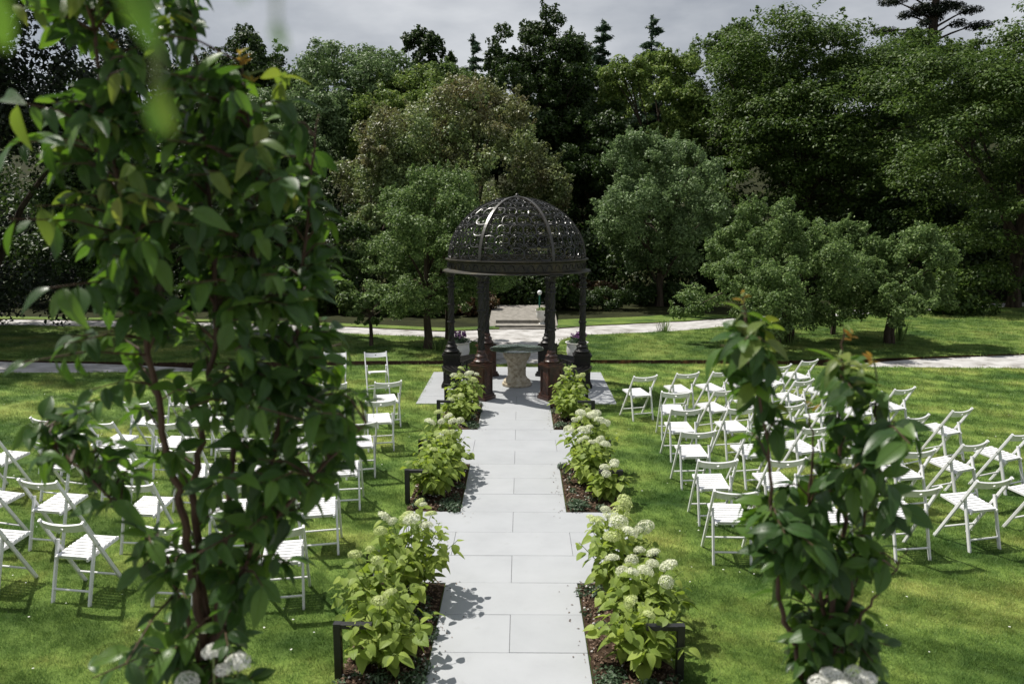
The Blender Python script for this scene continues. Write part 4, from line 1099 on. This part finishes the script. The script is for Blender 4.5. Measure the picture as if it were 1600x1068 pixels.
# leafy border left
band(470, 560, 508, 1.15, 29.0, 6000, .20, M['f_mid'], 'leafy_shrub', 'broad leaved shrub at the left end of the border behind the far path', 'shrub', 26, .7, 'shrubs in the left border')
band(560, 640, 509, 1.0, 28.6, 5000, .18, M['f_apple'], 'leafy_shrub', 'pale leafy shrub behind the small round tree', 'shrub', 24, .6, 'shrubs in the left border')
band(636, 700, 511, 1.1, 28.2, 5000, .18, M['f_apple'], 'leafy_shrub', 'low leafy shrub behind the two orchard trunks left of the gazebo', 'shrub', 22, .6, 'shrubs in the left border')
band(700, 770, 508, .8, 28.5, 3500, .14, M['f_red'], 'rusty_shrub', 'rusty toned shrub behind the left columns of the gazebo', 'shrub', 16, .6)
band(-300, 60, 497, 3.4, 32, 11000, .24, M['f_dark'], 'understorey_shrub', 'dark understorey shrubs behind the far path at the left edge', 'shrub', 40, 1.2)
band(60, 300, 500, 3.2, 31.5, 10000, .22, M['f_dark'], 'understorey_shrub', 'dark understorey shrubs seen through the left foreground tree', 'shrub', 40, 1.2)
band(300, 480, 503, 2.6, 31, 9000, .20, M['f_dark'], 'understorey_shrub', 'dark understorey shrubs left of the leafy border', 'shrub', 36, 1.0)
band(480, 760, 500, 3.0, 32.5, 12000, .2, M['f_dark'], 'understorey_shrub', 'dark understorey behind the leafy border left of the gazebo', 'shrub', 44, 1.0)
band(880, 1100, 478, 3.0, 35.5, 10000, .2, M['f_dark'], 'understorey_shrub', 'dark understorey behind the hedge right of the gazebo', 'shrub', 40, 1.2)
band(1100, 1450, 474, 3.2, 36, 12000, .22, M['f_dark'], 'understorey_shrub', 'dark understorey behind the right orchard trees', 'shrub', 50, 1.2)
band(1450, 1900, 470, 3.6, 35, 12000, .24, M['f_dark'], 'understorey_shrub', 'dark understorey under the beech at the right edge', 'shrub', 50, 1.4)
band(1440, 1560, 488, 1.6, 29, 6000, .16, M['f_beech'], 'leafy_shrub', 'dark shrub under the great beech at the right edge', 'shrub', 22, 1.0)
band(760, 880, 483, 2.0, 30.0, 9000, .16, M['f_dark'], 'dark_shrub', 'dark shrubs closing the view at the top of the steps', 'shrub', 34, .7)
def iris(x, y, z, label, H=.6, n=26, R=.25, grp='spiky plants on the lawns'):
    t = thing('iris_clump', label, 'plant', (x, y, z), 0, grp)
    mb = MB()
    for i in range(n):
        a = random.uniform(0, 2 * PI); r = random.uniform(0, R * .4); l = H * random.uniform(.5, 1.1); o = random.uniform(.1, .7) * l
        b = Vector((math.cos(a) * r, math.sin(a) * r, 0)); d = Vector((math.cos(a), math.sin(a), 0)); sdv = Vector((-d.y, d.x, 0)) * .014
        p1 = b + d * o * .35 + Vector((0, 0, l * .6)); p2 = b + d * o + Vector((0, 0, l * random.uniform(.75, 1)))
        mb.add([b - sdv, b + sdv, p1 + sdv * .8, p1 - sdv * .8, p2], [(0, 1, 2, 3), (3, 2, 4)])
    mb.obj('leaves', M['f_apple'], t)
    return t
p = G(1037, 518, zi); iris(p.x, p.y, zi, 'small spiky plant alone on the lawn right of the gazebo', .55, 30, .5)
p = G(1405, 532, zi); iris(p.x, p.y, zi, 'tall grassy clump beside the right orchard trunk', .75, 40, .5)
p = G(1235, 536, zi); iris(p.x, p.y, zi, 'low grassy clump at the foot of the left orchard trunk', .4, 40, .5)
p = G(683, 548, zi); iris(p.x, p.y, zi, 'dark grassy clump at the foot of the trunk left of the gazebo', .35, 36, .5)

# ------------------------------------------------------------------ small trees on the lawn islands
def tree_px(name, label, px, ybase, ytop, hwpx, mat, zb=zi, **kw):
    b = G(px, ybase, zb); D = b.y
    top = A(px, ytop, D).z - zb
    hw = (A(px + hwpx, ybase, D) - A(px, ybase, D)).x
    return broad_tree(name, label, 'tree', (b.x, b.y, zb), top, hw, mat, **kw)
OG = 'orchard trees on the lawn'
tree_px('orchard_tree', 'spreading green tree on the lawn just left of the gazebo', 668, 544, 260, 128, M['f_apple'], n=54000, leaf=.08, bottom=.14, clump=.20, group=OG, trunk_r=.11)
tree_px('orchard_tree', 'tree with a low branch hanging behind the left columns of the gazebo', 700, 530, 330, 85, M['f_apple'], n=24000, leaf=.085, bottom=.22, clump=.22, group=OG, trunk_r=.08, droop=.5)
tree_px('small_round_tree', 'little lollipop tree left of the gazebo behind the two facing chairs', 580, 541, 466, 36, M['f_apple'], n=6500, leaf=.075, bottom=.42, clump=.34, group=OG, nclump=26, trunk_r=.05)
tree_px('orchard_tree', 'dense rounded orchard tree at the left of the right-hand lawn group', 1205, 536, 310, 138, M['f_apple'], n=60000, leaf=.08, bottom=.04, clump=.2, group=OG, trunk_r=.10, trunks=[(.12, 0), (.5, .1)], droop=.55)
tree_px('orchard_tree', 'middle orchard tree with a single straight trunk on the right lawn', 1300, 522, 340, 64, M['f_apple'], n=30000, leaf=.08, bottom=.22, clump=.22, group=OG, trunk_r=.07)
tree_px('orchard_tree', 'looser paler orchard tree at the right of the right-hand lawn group', 1390, 537, 350, 98, M['f_apple'], n=42000, leaf=.08, bottom=.12, clump=.2, group=OG, trunk_r=.09, trunks=[(-.05, 0), (.12, .1)], droop=.3)
# great dark yew at the left
b = G(60, 528, zi)
broad_tree('yew_tree', 'huge very dark tree with drooping branches at the left edge', 'tree', (b.x - 2.6, b.y + 1.6, zi), 17.5, 5.6, M['f_yew'], extra=[(math.cos(a_) * r_, math.sin(a_) * r_, z_, .75, .75, .6) for a_, r_, z_ in [(-2.4 + .14 * i, random.uniform(2.8, 5.6), random.uniform(.6, 2.2)) for i in range(26)]], n=100000, leaf=.16, bottom=.0, clump=.16, trunk_r=.3, droop=.5)

# ------------------------------------------------------------------ woodland behind
def wood(name, label, px, ytop, hwpx, D, mat, kind='b', **kw):
    p = A(px, 400, D); zb = hill(p.x, D)
    if D < 37: zb = -0.1
    top = A(px, ytop, D).z - zb
    hw = (A(px + hwpx, 300, D) - A(px, 300, D)).x
    if kind == 'c': return conifer(name, label, (p.x, D, zb), top, hw, mat, 'trees of the woodland', **kw)
    return broad_tree(name, label, 'tree', (p.x, D, zb), top, hw, mat, group='trees of the woodland', **kw)
wood('woodland_tree', 'dark round tree against the sky behind the left foreground tree', 412, 38, 84, 54, M['f_dark'], n=30000, leaf=.22)
wood('woodland_tree', 'pale grey-green tree on the skyline left of the conifer tips', 560, 62, 105, 49, M['f_grey'], n=42000, leaf=.2)
wood('woodland_tree', 'grey-green tree low behind the right side of the left foreground tree', 455, 135, 95, 43, M['f_grey'], n=36000, leaf=.18)
wood('woodland_tree', 'tree half hidden behind the left foreground tree', 250, 70, 130, 52, M['f_dark'], n=30000, leaf=.24)
wood('woodland_tree', 'broad dark green treetop left of the thin pointed conifers', 664, 42, 48, 58, M['f_dark'], n=18000, leaf=.22)
wood('spruce_tree', 'thin pointed conifer left of the tallest dark tree', 742, 54, 50, 60, M['f_needle'], 'c', n=13000, sparse=True)
wood('spruce_tree', 'short conifer tip tucked against the tallest dark tree', 776, 66, 60, 58, M['f_needle'], 'c', n=13000, sparse=True)
wood('woodland_tree', 'yellow-green tree above the copper tinged one', 645, 96, 95, 46, M['f_lime'], n=36000, leaf=.18)
wood('copper_tree', 'huge olive tree with copper tints straight behind the gazebo', 735, 118, 178, 37, M['f_olive'], n=78000, leaf=.15, bottom=.08, clump=.15)
wood('woodland_tree', 'tall very dark tree rising above the gazebo on the skyline', 842, 10, 88, 47, M['f_dark'], n=48000, leaf=.19, boughs=60)
wood('spruce_tree', 'bushy conifer right of the tall dark tree', 937, 32, 72, 54, M['f_needle'], 'c', n=22000)
wood('spruce_tree', 'pointed spruce on the skyline above the mid green trees', 1010, 24, 66, 56, M['f_needle'], 'c', n=18000, sparse=True)
wood('woodland_tree', 'sunlit yellow-green tree below the pointed spruce', 1015, 72, 88, 45, M['f_lime'], n=38000, leaf=.18)
wood('woodland_tree', 'dark tree in the gap right of the copper tinged tree', 930, 170, 90, 45, M['f_dark'], n=32000, leaf=.2, bottom=.05)
wood('woodland_tree', 'pale grey-green tree standing forward right of the dome', 1032, 205, 108, 31.5, M['f_grey'], n=50000, leaf=.12, bottom=.12, clump=.19)
wood('woodland_tree', 'mid green tree on the skyline left of the great beech', 1130, 42, 95, 47, M['f_mid'], n=36000, leaf=.19)
wood('beech_tree', 'great beech with layered branches in the middle of the right woodland', 1250, 14, 185, 40, M['f_beech'], n=92000, leaf=.17, bottom=.08, clump=.15, layered=True)
wood('beech_tree', 'tree on the skyline between the great beech and the pine', 1375, 48, 90, 48, M['f_beech'], n=34000, leaf=.19, layered=True)
wood('beech_tree', 'tall beech with drooping sprays at the right edge', 1590, -30, 195, 31, M['f_beech'], n=90000, leaf=.14, bottom=.0, clump=.15, layered=True)
wood('woodland_tree', 'olive bush below the copper tinged tree, left of the orchard tree', 585, 215, 72, 33, M['f_olive'], n=32000, leaf=.12, bottom=.12)
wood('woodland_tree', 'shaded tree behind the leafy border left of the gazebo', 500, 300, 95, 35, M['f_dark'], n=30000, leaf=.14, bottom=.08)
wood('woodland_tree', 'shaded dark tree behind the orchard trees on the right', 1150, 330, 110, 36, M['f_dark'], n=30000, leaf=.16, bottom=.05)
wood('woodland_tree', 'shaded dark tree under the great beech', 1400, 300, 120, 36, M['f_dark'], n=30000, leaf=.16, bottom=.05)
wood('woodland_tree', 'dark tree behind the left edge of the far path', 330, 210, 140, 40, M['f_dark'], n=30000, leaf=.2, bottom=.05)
wood('woodland_tree', 'mid green tree on the skyline between the two conifer groups', 890, 74, 70, 50, M['f_mid'], n=26000, leaf=.2)
wood('woodland_tree', 'green tree on the skyline behind the pale grey-green one', 500, 84, 80, 53, M['f_mid'], n=26000, leaf=.2)
wood('woodland_tree', 'green tree filling the skyline right of the thin pointed conifer', 700, 92, 70, 50, M['f_mid'], n=26000, leaf=.2)
wood('beech_tree', 'dark beech behind the pine trunk on the right skyline', 1480, 58, 85, 47, M['f_beech'], n=30000, leaf=.19, layered=True)
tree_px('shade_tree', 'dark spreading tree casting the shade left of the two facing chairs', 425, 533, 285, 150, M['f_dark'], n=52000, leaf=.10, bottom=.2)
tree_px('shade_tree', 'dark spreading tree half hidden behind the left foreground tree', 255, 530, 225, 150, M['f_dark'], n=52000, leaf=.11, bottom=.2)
# scots pine
p = A(1452, 100, 52); zb = hill(p.x, 52); H = A(1452, -60, 52).z - zb
t = thing('pine_tree', 'tall pine with a bare trunk and flat dark boughs against the sky', 'tree', (p.x, 52, zb), 0, 'trees of the woodland')
MB().tube([(0, 0, -.4), (.1, 0, H * .4), (0.05, 0, H * .75), (.2, 0, H)], [.42, .36, .28, .12], 9).obj('trunk', M['bark'], t, True)
cl = []; mb = MB()
for i in range(34):
    z = H * random.uniform(.72, 1.0); a = random.uniform(0, 2 * PI); l = random.uniform(.6, 3.2)
    c = (math.cos(a) * l, math.sin(a) * l, z + random.uniform(-.2, .5)); cl.append((*c, random.uniform(.4, .9), random.uniform(.4, .9), .25))
    mb.tube(limb_curve((0.1, 0, z - .5), c, .1), [.09, .07, .06, .05, .035, .02], 5)
mb.obj('limbs', M['bark'], t, True)
pos, nr = clump_leaves(cl, 14000, .4, .6); link('crown', cloud_mesh('crown', pos, nr, .22, .06, M['f_yew']), t)
# far wood that reads as one mass
cl = []
for i in range(420):
    x = random.uniform(-75, 75); y = random.uniform(55, 66); hh = random.uniform(.3, 1) * (7.5 + 2 * noise.noise(Vector((x * .1, 0, 3))))
    cl.append((x, y, hill(x, y) + hh, 1.8, 1.8, 1.5))
for i in range(260):
    x = random.choice([random.uniform(-50, -24), random.uniform(-24, 50), random.uniform(18, 50)]); y = random.uniform(40, 52); hh = random.uniform(.1, 1) * 4.5
    cl.append((x, y, hill(x, y) + hh, 1.5, 1.5, 1.2))
pos, nr = clump_leaves(cl, 150000, .3, .4)
stuff(link('far_woodland', cloud_mesh('far_woodland', pos, nr, np.random.uniform(.2, .42, 150000), np.random.uniform(.14, .26, 150000), M['f_dark'])), 'dark mass of woodland filling the gaps behind the named trees', 'woodland')

# ------------------------------------------------------------------ foreground trees on the terrace edge
fl = [leaf_mesh('leaf', M['f_front'], wid=w, droop=d, fold=f, seg=7) for w, d, f in ((.50, .30, .30), (.46, .5, .35), (.54, .18, .22), (.48, .65, .3))]
fy = [leaf_mesh('leaf', M['f_young'], wid=.46, droop=.35, fold=.3, seg=7), leaf_mesh('leaf', M['f_young'], wid=.42, droop=.55, fold=.35, seg=7)]
fb = [leaf_mesh('leaf', M['f_bronze'], wid=.34, droop=.2, fold=.5, seg=7)]
geo_f = [leaf_geo(wid=w, droop=d, fold=f, seg=7) for w, d, f in ((.50, .30, .30), (.46, .5, .35), (.54, .18, .22), (.48, .65, .3))]
def inside(poly, x, y):
    c = False; n = len(poly)
    for i in range(n):
        x1, y1 = poly[i]; x2, y2 = poly[(i + 1) % n]
        if (y1 > y) != (y2 > y) and x < (x2 - x1) * (y - y1) / (y2 - y1) + x1: c = not c
    return c
def front_tree(label, D, stems, outline, ntwig, thick, base_px, sparse=None, tips=(), leafL=.088, young_sunlit_top=None):
    """slender leafy tree; stems given as crown lines, side twigs fill the crown outline with real depth"""
    base = A(base_px[0], base_px[1], D); base.z = TZ
    t = thing('ornamental_tree', label, 'tree', base)
    mb = MB(); lines = []
    for si, (pts, dy, r) in enumerate(stems):
        w = [A(x, y, D) + Vector((0, dy * min(1, (k + 1) / len(pts) * 1.6), 0)) - base for k, (x, y) in enumerate(pts)]
        w = [Vector((w[0].x * .25, dy * .2, 0.0))] + w
        # smooth
        fine = []
        for i in range(len(w) - 1):
            for k in range(5): fine.append(w[i].lerp(w[i + 1], k / 5) + Vector((random.gauss(0, .004), random.gauss(0, .004), 0)))
        fine.append(w[-1])
        rad = [r * (1 - .8 * i / (len(fine) - 1)) for i in range(len(fine))]
        mb.tube(fine, rad, 7); lines.append(fine)
    Ms = []
    cx = sum(p[0] for p in outline) / len(outline)
    allp = [p for l in lines for p in l]
    made = 0; tries = 0
    xs = [p[0] for p in outline]; ys = [p[1] for p in outline]
    while made < ntwig and tries < ntwig * 60:
        tries += 1
        x = random.uniform(min(xs), max(xs)); y = random.uniform(min(ys), max(ys))
        if not inside(outline, x, y): continue
        if sparse and any(a[0] < x < a[2] and a[1] < y < a[3] and random.random() < a[4] for a in sparse): continue
        tip = A(x, y, D) - base + Vector((0, random.gauss(0, thick), 0))
        # nearest stem point somewhat below the tip
        best = min(allp, key=lambda p: (p - tip).length + (0.25 if p.z > tip.z - .02 else 0))
        mid = best.lerp(tip, .5) + Vector((0, 0, .02))
        if (best - tip).length > .03:
            mb.tube([best, mid, tip], [.0042, .003, .0018], 4)
        out = (tip - best); out = out.normalized() if out.length > 1e-3 else Vector((random.gauss(0, 1), random.gauss(0, 1), .2)).normalized()
        k = random.randint(5, 8)
        for i in range(k):
            f = .30 + .65 * (i + 1) / k
            p = best.lerp(mid, f * 2) if f < .5 else mid.lerp(tip, f * 2 - 1)
            a = random.uniform(0, 2 * PI)
            d = out * .5 + Vector((math.cos(a), math.sin(a), 0)) * .7 + Vector((0, 0, random.choice((random.uniform(-1.4, -.3), random.uniform(-.6, .35)))))
            L = leafL * random.uniform(.55, 1.25)
            Ms.append((leaf_matrix(p + d.normalized() * L * .1, d, Vector((random.gauss(0, .35) + out.x * .5, random.gauss(0, .35) + out.y * .5, .9)), L), y))
        made += 1
    mb.obj('trunk', M['stem_brown'], t, True)
    # the leaves that show largest (nearest) are parts, the rest one mass
    Ms.sort(key=lambda m: (m[0].translation.y - random.uniform(0, .25)))
    for m, y in Ms[:290]:
        young = young_sunlit_top and y < young_sunlit_top and random.random() < .6  # paler young leaves up top also paint in sunlit foliage
        o = link('leaf', random.choice(fy if young else fl), t); o.matrix_local = m
    if len(Ms) > 290:
        r = [m for m, y in Ms[290:]]
        o = link('foliage', joined_leaves('foliage', r, [random.choice(geo_f) for _ in r], M['f_front']), t); o['kind'] = 'stuff'
    for (x, y, kind, n) in tips:
        c = A(x, y, D) - base
        best = min(allp, key=lambda p: (p - c).length)
        MB().tube([best, best.lerp(c, .5) + Vector((0, 0, .015)), c], [.004, .003, .002], 4).obj('shoot', M['stem_green'], t)
        for i in range(n):
            a = random.uniform(0, 2 * PI); d = Vector((math.cos(a) * .6, math.sin(a) * .6, random.uniform(.0, .9) if kind == 'b' else random.uniform(-.6, .4)))
            L = (.036 if kind == 'b' else .08) * random.uniform(.7, 1.2)
            o = link('leaf', random.choice(fb if kind == 'b' else fy), t); o.matrix_local = leaf_matrix(c + Vector((0, 0, random.uniform(-.03, .01))), d, (random.gauss(0, .4), random.gauss(0, .4), 1), L)
            o['label'] = 'young orange leaf' if kind == 'b' else 'young yellow-green leaf'
    return t
def shrink(poly, d):
    cxm = sum(p[0] for p in poly) / len(poly); out = []
    for i, (x, y) in enumerate(poly):
        (x0, y0), (x1, y1) = poly[i - 1], poly[(i + 1) % len(poly)]
        nx, ny = -(y1 - y0), (x1 - x0); l = math.hypot(nx, ny) or 1
        out.append((x + nx / l * d, y + ny / l * d))
    return out
DL = 2.35
out_l = [(95, -60), (300, -60), (285, 40), (330, 75), (400, 95), (450, 140), (495, 180), (505, 300), (520, 350), (500, 430), (520, 490), (525, 560), (585, 640), (590, 680), (540, 700), (560, 740), (500, 790), (460, 850), (470, 900), (430, 960), (395, 1000), (420, 1068), (400, 1110), (260, 1110), (235, 1040), (165, 1040), (175, 985), (240, 950), (235, 860), (180, 800), (115, 745), (60, 690), (60, 645), (130, 620), (150, 560), (110, 520), (130, 440), (95, 360), (110, 300), (70, 230), (65, 190), (100, 120), (75, 40)]
stems_l = [
    ([(318, 1000), (300, 880), (286, 790), (268, 720), (245, 600), (225, 480), (200, 340), (170, 180), (150, 20), (140, -90)], -.02, .016),
    ([(325, 1000), (300, 850), (292, 760), (305, 660), (318, 540), (315, 400), (300, 240), (285, 90), (270, -40)], .10, .015),
    ([(335, 1000), (350, 860), (365, 700), (385, 520), (395, 350), (385, 200), (372, 95)], .02, .014),
    ([(345, 1000), (380, 850), (420, 690), (450, 520), (460, 380), (470, 260), (482, 170)], .12, .012),
    ([(340, 1000), (400, 850), (470, 760), (540, 690), (580, 650)], -.08, .009),
    ([(310, 1000), (270, 860), (220, 790), (150, 720), (80, 670)], -.08, .009),
]
front_tree('tall leafy ornamental tree filling the left foreground', DL, stems_l, shrink(out_l, 12), 490, .17, (325, 1000),
           sparse=[(185, 520, 345, 800, .80), (190, 800, 460, 1000, .25), (60, 700, 180, 800, .5), (140, 20, 345, 110, .8), (150, 100, 350, 260, .3), (230, 950, 440, 1110, .3)],
           tips=[(374, 88, 'b', 9), (392, 122, 'b', 5), (172, 62, 'b', 5), (262, 25, 'y', 5), (130, 5, 'y', 6), (100, 215, 'y', 6), (120, 300, 'y', 7), (455, 300, 'y', 5), (440, 465, 'y', 8), (440, 120, 'y', 8)], leafL=.080, young_sunlit_top=330)
DR = 2.45
out_r = [(1150, 465), (1195, 490), (1215, 560), (1225, 640), (1262, 700), (1290, 640), (1285, 590), (1310, 560), (1330, 525), (1375, 560), (1395, 640), (1385, 700), (1395, 770), (1372, 830), (1400, 850), (1425, 880), (1410, 940), (1375, 960), (1380, 1030), (1370, 1110), (1225, 1110), (1215, 1050), (1230, 960), (1185, 960), (1180, 890), (1160, 830), (1160, 750), (1170, 690), (1160, 620), (1125, 590), (1120, 530)]
stems_r = [
    ([(1245, 1010), (1222, 960), (1212, 900), (1206, 800), (1196, 700), (1186, 620), (1172, 540), (1158, 462)], -.02, .010),
    ([(1300, 1010), (1310, 900), (1325, 820), (1320, 740), (1322, 650), (1325, 580), (1328, 515)], .05, .011),
    ([(1300, 1010), (1290, 880), (1280, 790), (1290, 700), (1280, 640)], .10, .009),
    ([(1310, 1010), (1345, 930), (1375, 880), (1400, 840)], -.08, .007),
    ([(1305, 1010), (1330, 930), (1352, 800), (1368, 680), (1370, 590)], .0, .009),
]
front_tree('slender two-crowned leafy tree in the right foreground', DR, stems_r, shrink(out_r, 14), 145, .10, (1290, 1010),
           sparse=[(1170, 890, 1240, 1070, .9), (1218, 560, 1288, 760, .93), (1150, 700, 1225, 890, .35), (1340, 840, 1440, 960, .3)],
           tips=[(1160, 462, 'b', 5), (1330, 520, 'b', 6), (1362, 560, 'b', 5), (1270, 632, 'b', 3), (1150, 500, 'y', 6), (1190, 505, 'y', 5), (1345, 575, 'y', 6), (1310, 560, 'y', 5)], young_sunlit_top=640)
# white flowering plants at the feet of both trees
def foot_plant(px_heads, D, label):
    c = A(sum(p[0] for p in px_heads) / len(px_heads), 1060, D); c.z = TZ
    t = thing('hydrangea', label, 'hydrangea', c, 0, 'white hydrangeas on the terrace')
    mb = MB()
    for (x, y, r) in px_heads:
        p = A(x, y, D + random.uniform(-.06, .06)) - c
        mb.tube([Vector((p.x * .3, p.y * .3, 0)), Vector((p.x * .8, p.y * .8, p.z * .6)), p], [.004, .0035, .003], 5)
        o = link('flower_head', random.choice(heads['white']), t, p); o.scale = (r, r, r); o.rotation_euler = (random.gauss(0, .3), random.gauss(0, .3), random.uniform(0, 6))
        for k in range(7):
            a = random.uniform(0, 2 * PI); d = Vector((math.cos(a), math.sin(a), random.uniform(-.5, .2)))
            o = link('leaf', random.choice(fl), t); o.matrix_local = leaf_matrix(Vector((p.x * .8, p.y * .8, p.z * random.uniform(.55, .92))), d, (0, 0, 1), .085 * random.uniform(.7, 1.1))
    mb.obj('stems', M['stem_green'], t)
foot_plant([(333, 1018, .030), (372, 1034, .034), (348, 1046, .022), (292, 1066, .032), (268, 1085, .03)], 2.08, 'white flowers low at the foot of the left foreground tree')
foot_plant([(1300, 1058, .036), (1338, 1056, .034), (1280, 1068, .03), (1318, 1075, .034), (1356, 1060, .026)], 2.2, 'white flowers low at the foot of the right foreground tree')
# twigs hanging close to the lens from a branch overhead
def near_twig(label, D, leaves, rootpx):
    r = A(rootpx[0], rootpx[1], D); t = thing('hanging_twig', label, 'twig', r, 0, 'twigs hanging close to the viewer')
    mb = MB()
    for (x, y, L, ang, mt) in leaves:
        p = A(x, y, D + random.uniform(-.03, .03)) - r
        mb.tube([Vector((0, 0, 0)), p * .5 + Vector((0, 0, .01)), p], [.002, .0015, .001], 5)
        d = Vector((math.sin(ang) * .8, random.uniform(-.3, .3), -math.cos(ang)))
        o = link('leaf', random.choice(fy if mt == 'y' else fl), t); o.matrix_local = leaf_matrix(p, d, (random.uniform(-.3, .3), -.9, .5), L)
    mb.obj('stem', M['stem_green'], t)
near_twig('blurred yellow-green leaves hanging near the lens before the left tree', .42, [(252, 128, .024, .05, 'y'), (243, 150, .022, -.25, 'g')], (225, -140))
near_twig('blurred dark leaf hanging near the lens at the top left', .40, [(216, -40, .036, 0.0, 'g'), (205, -30, .02, -.3, 'g')], (200, -160))
near_twig('blurred pale leaf tip hanging near the lens left of the sky', .36, [(432, 30, .014, .0, 'g'), (375, -30, .009, .2, 'g')], (430, -180))
near_twig('blurred dark leaves hanging near the lens in the top left corner', .38, [(-30, -40, .034, .1, 'g')], (0, -200))

# ------------------------------------------------------------------ grass and daisies on the near lawn
def tuft_mesh(seed, nb=26, R=.06, H=.026):
    rnd = random.Random(seed); mb = MB()
    for i in range(nb):
        a = rnd.uniform(0, 2 * PI); r = R * math.sqrt(rnd.random()); c = Vector((r * math.cos(a), r * math.sin(a), -.004))
        h = H * rnd.uniform(.5, 1.25); b = rnd.uniform(0, 2 * PI); w = rnd.uniform(.0016, .003); lean = rnd.uniform(.1, .9) * h
        s = Vector((math.cos(b), math.sin(b), 0)) * w; q = rnd.uniform(0, 2 * PI); d = Vector((math.cos(q), math.sin(q), 0)) * lean
        mb.add([c - s, c + s, c + d + Vector((0, 0, h))], [(0, 1, 2)])
    return mb.mesh('grass_tuft', M['blade'])
edge_y = {}
ne = np.array(sorted([(p[0], p[1]) for p in near_edge]))
def lawn_limit(x): return np.interp(x, ne[:, 0], ne[:, 1])
pts = []
def scatter(y0, y1, dens):
    half = 0.68 * (y1 + 1.2)
    n = int((y1 - y0) * 2 * half * dens)
    x = np.random.uniform(-half, half, n); yy = np.random.uniform(y0, y1, n)
    ok = yy < lawn_limit(x) - .02
    for (a, b, c, d) in paved: ok &= ~((x > a - .012) & (x < b + .012) & (yy > c - .012) & (yy < d + .012))
    for (s, c, d) in beds: ok &= ~((x * s > .6) & (x * s < 1.225) & (yy > c) & (yy < d))
    return np.stack([x[ok], yy[ok], np.zeros(ok.sum())], 1)
zones = [(5.0, 7.5, 480, 1.0), (7.5, 10, 300, 1.15), (10, 13.5, 130, 1.45), (13.5, 18.6, 75, 1.8)]
def gn_grass(points, scale, tuft):
    me = bpy.data.meshes.new('lawn_grass'); me.vertices.add(len(points)); me.vertices.foreach_set('co', points.astype(np.float32).reshape(-1)); me.update()
    o = link('lawn_grass', me); stuff(o)
    ng = bpy.data.node_groups.new('grass_scatter', 'GeometryNodeTree')
    ng.interface.new_socket('Geometry', in_out='INPUT', socket_type='NodeSocketGeometry'); ng.interface.new_socket('Geometry', in_out='OUTPUT', socket_type='NodeSocketGeometry')
    gi = ng.nodes.new('NodeGroupInput'); go = ng.nodes.new('NodeGroupOutput')
    ip = ng.nodes.new('GeometryNodeInstanceOnPoints'); oi = ng.nodes.new('GeometryNodeObjectInfo'); oi.inputs['Object'].default_value = tuft
    rv = ng.nodes.new('FunctionNodeRandomValue'); rv.data_type = 'FLOAT_VECTOR'; rv.inputs[0].default_value = (-.12, -.12, 0); rv.inputs[1].default_value = (.12, .12, 6.28)
    rs = ng.nodes.new('FunctionNodeRandomValue'); rs.data_type = 'FLOAT'; rs.inputs[2].default_value = .75 * scale; rs.inputs[3].default_value = 1.3 * scale
    ng.links.new(gi.outputs[0], ip.inputs['Points']); ng.links.new(oi.outputs['Geometry'], ip.inputs['Instance'])
    ng.links.new(rv.outputs[0], ip.inputs['Rotation']); ng.links.new(rs.outputs[1], ip.inputs['Scale'])
    ng.links.new(ip.outputs[0], go.inputs[0])
    md = o.modifiers.new('scatter', 'NODES'); md.node_group = ng
    return o
def scatter_poly(poly, dens, z):
    xs_ = [p[0] for p in poly]; ys_ = [p[1] for p in poly]; xa, xb = max(min(xs_), -18), min(max(xs_), 18)
    n = int((xb - xa) * (max(ys_) - min(ys_)) * dens); out = []
    for _ in range(n):
        p = (random.uniform(xa, xb), random.uniform(min(ys_), max(ys_)))
        if inside(poly, *p): out.append((p[0], p[1], z))
    return np.array(out)
tuft_o = bpy.data.objects.new('grass_tuft', tuft_mesh(3))
for (a, b, dens, sc) in zones: gn_grass(scatter(a, b, dens), sc, tuft_o)
for pl in (r_front + r_back, l_front + l_back): gn_grass(scatter_poly(pl, 42, zi), 2.1, tuft_o)
# daisies and fallen petals
mb = MB(); dp = np.concatenate([scatter(5.0, 9, 4.2), scatter(9, 15, 2.0)])
for p in dp:
    if noise.noise(Vector((p[0] * .6, p[1] * .6, 9))) < -.12: continue
    r = random.uniform(.005, .011); z = random.uniform(.022, .036); k = 6
    mb.add([(p[0], p[1], z + r * .3)] + [(p[0] + r * math.cos(i * 2 * PI / k), p[1] + r * math.sin(i * 2 * PI / k), z + random.uniform(-.002, .002)) for i in range(k)], [(0, i + 1, (i + 1) % k + 1) for i in range(k)])
stuff(mb.obj('daisies', M['petal_white']))
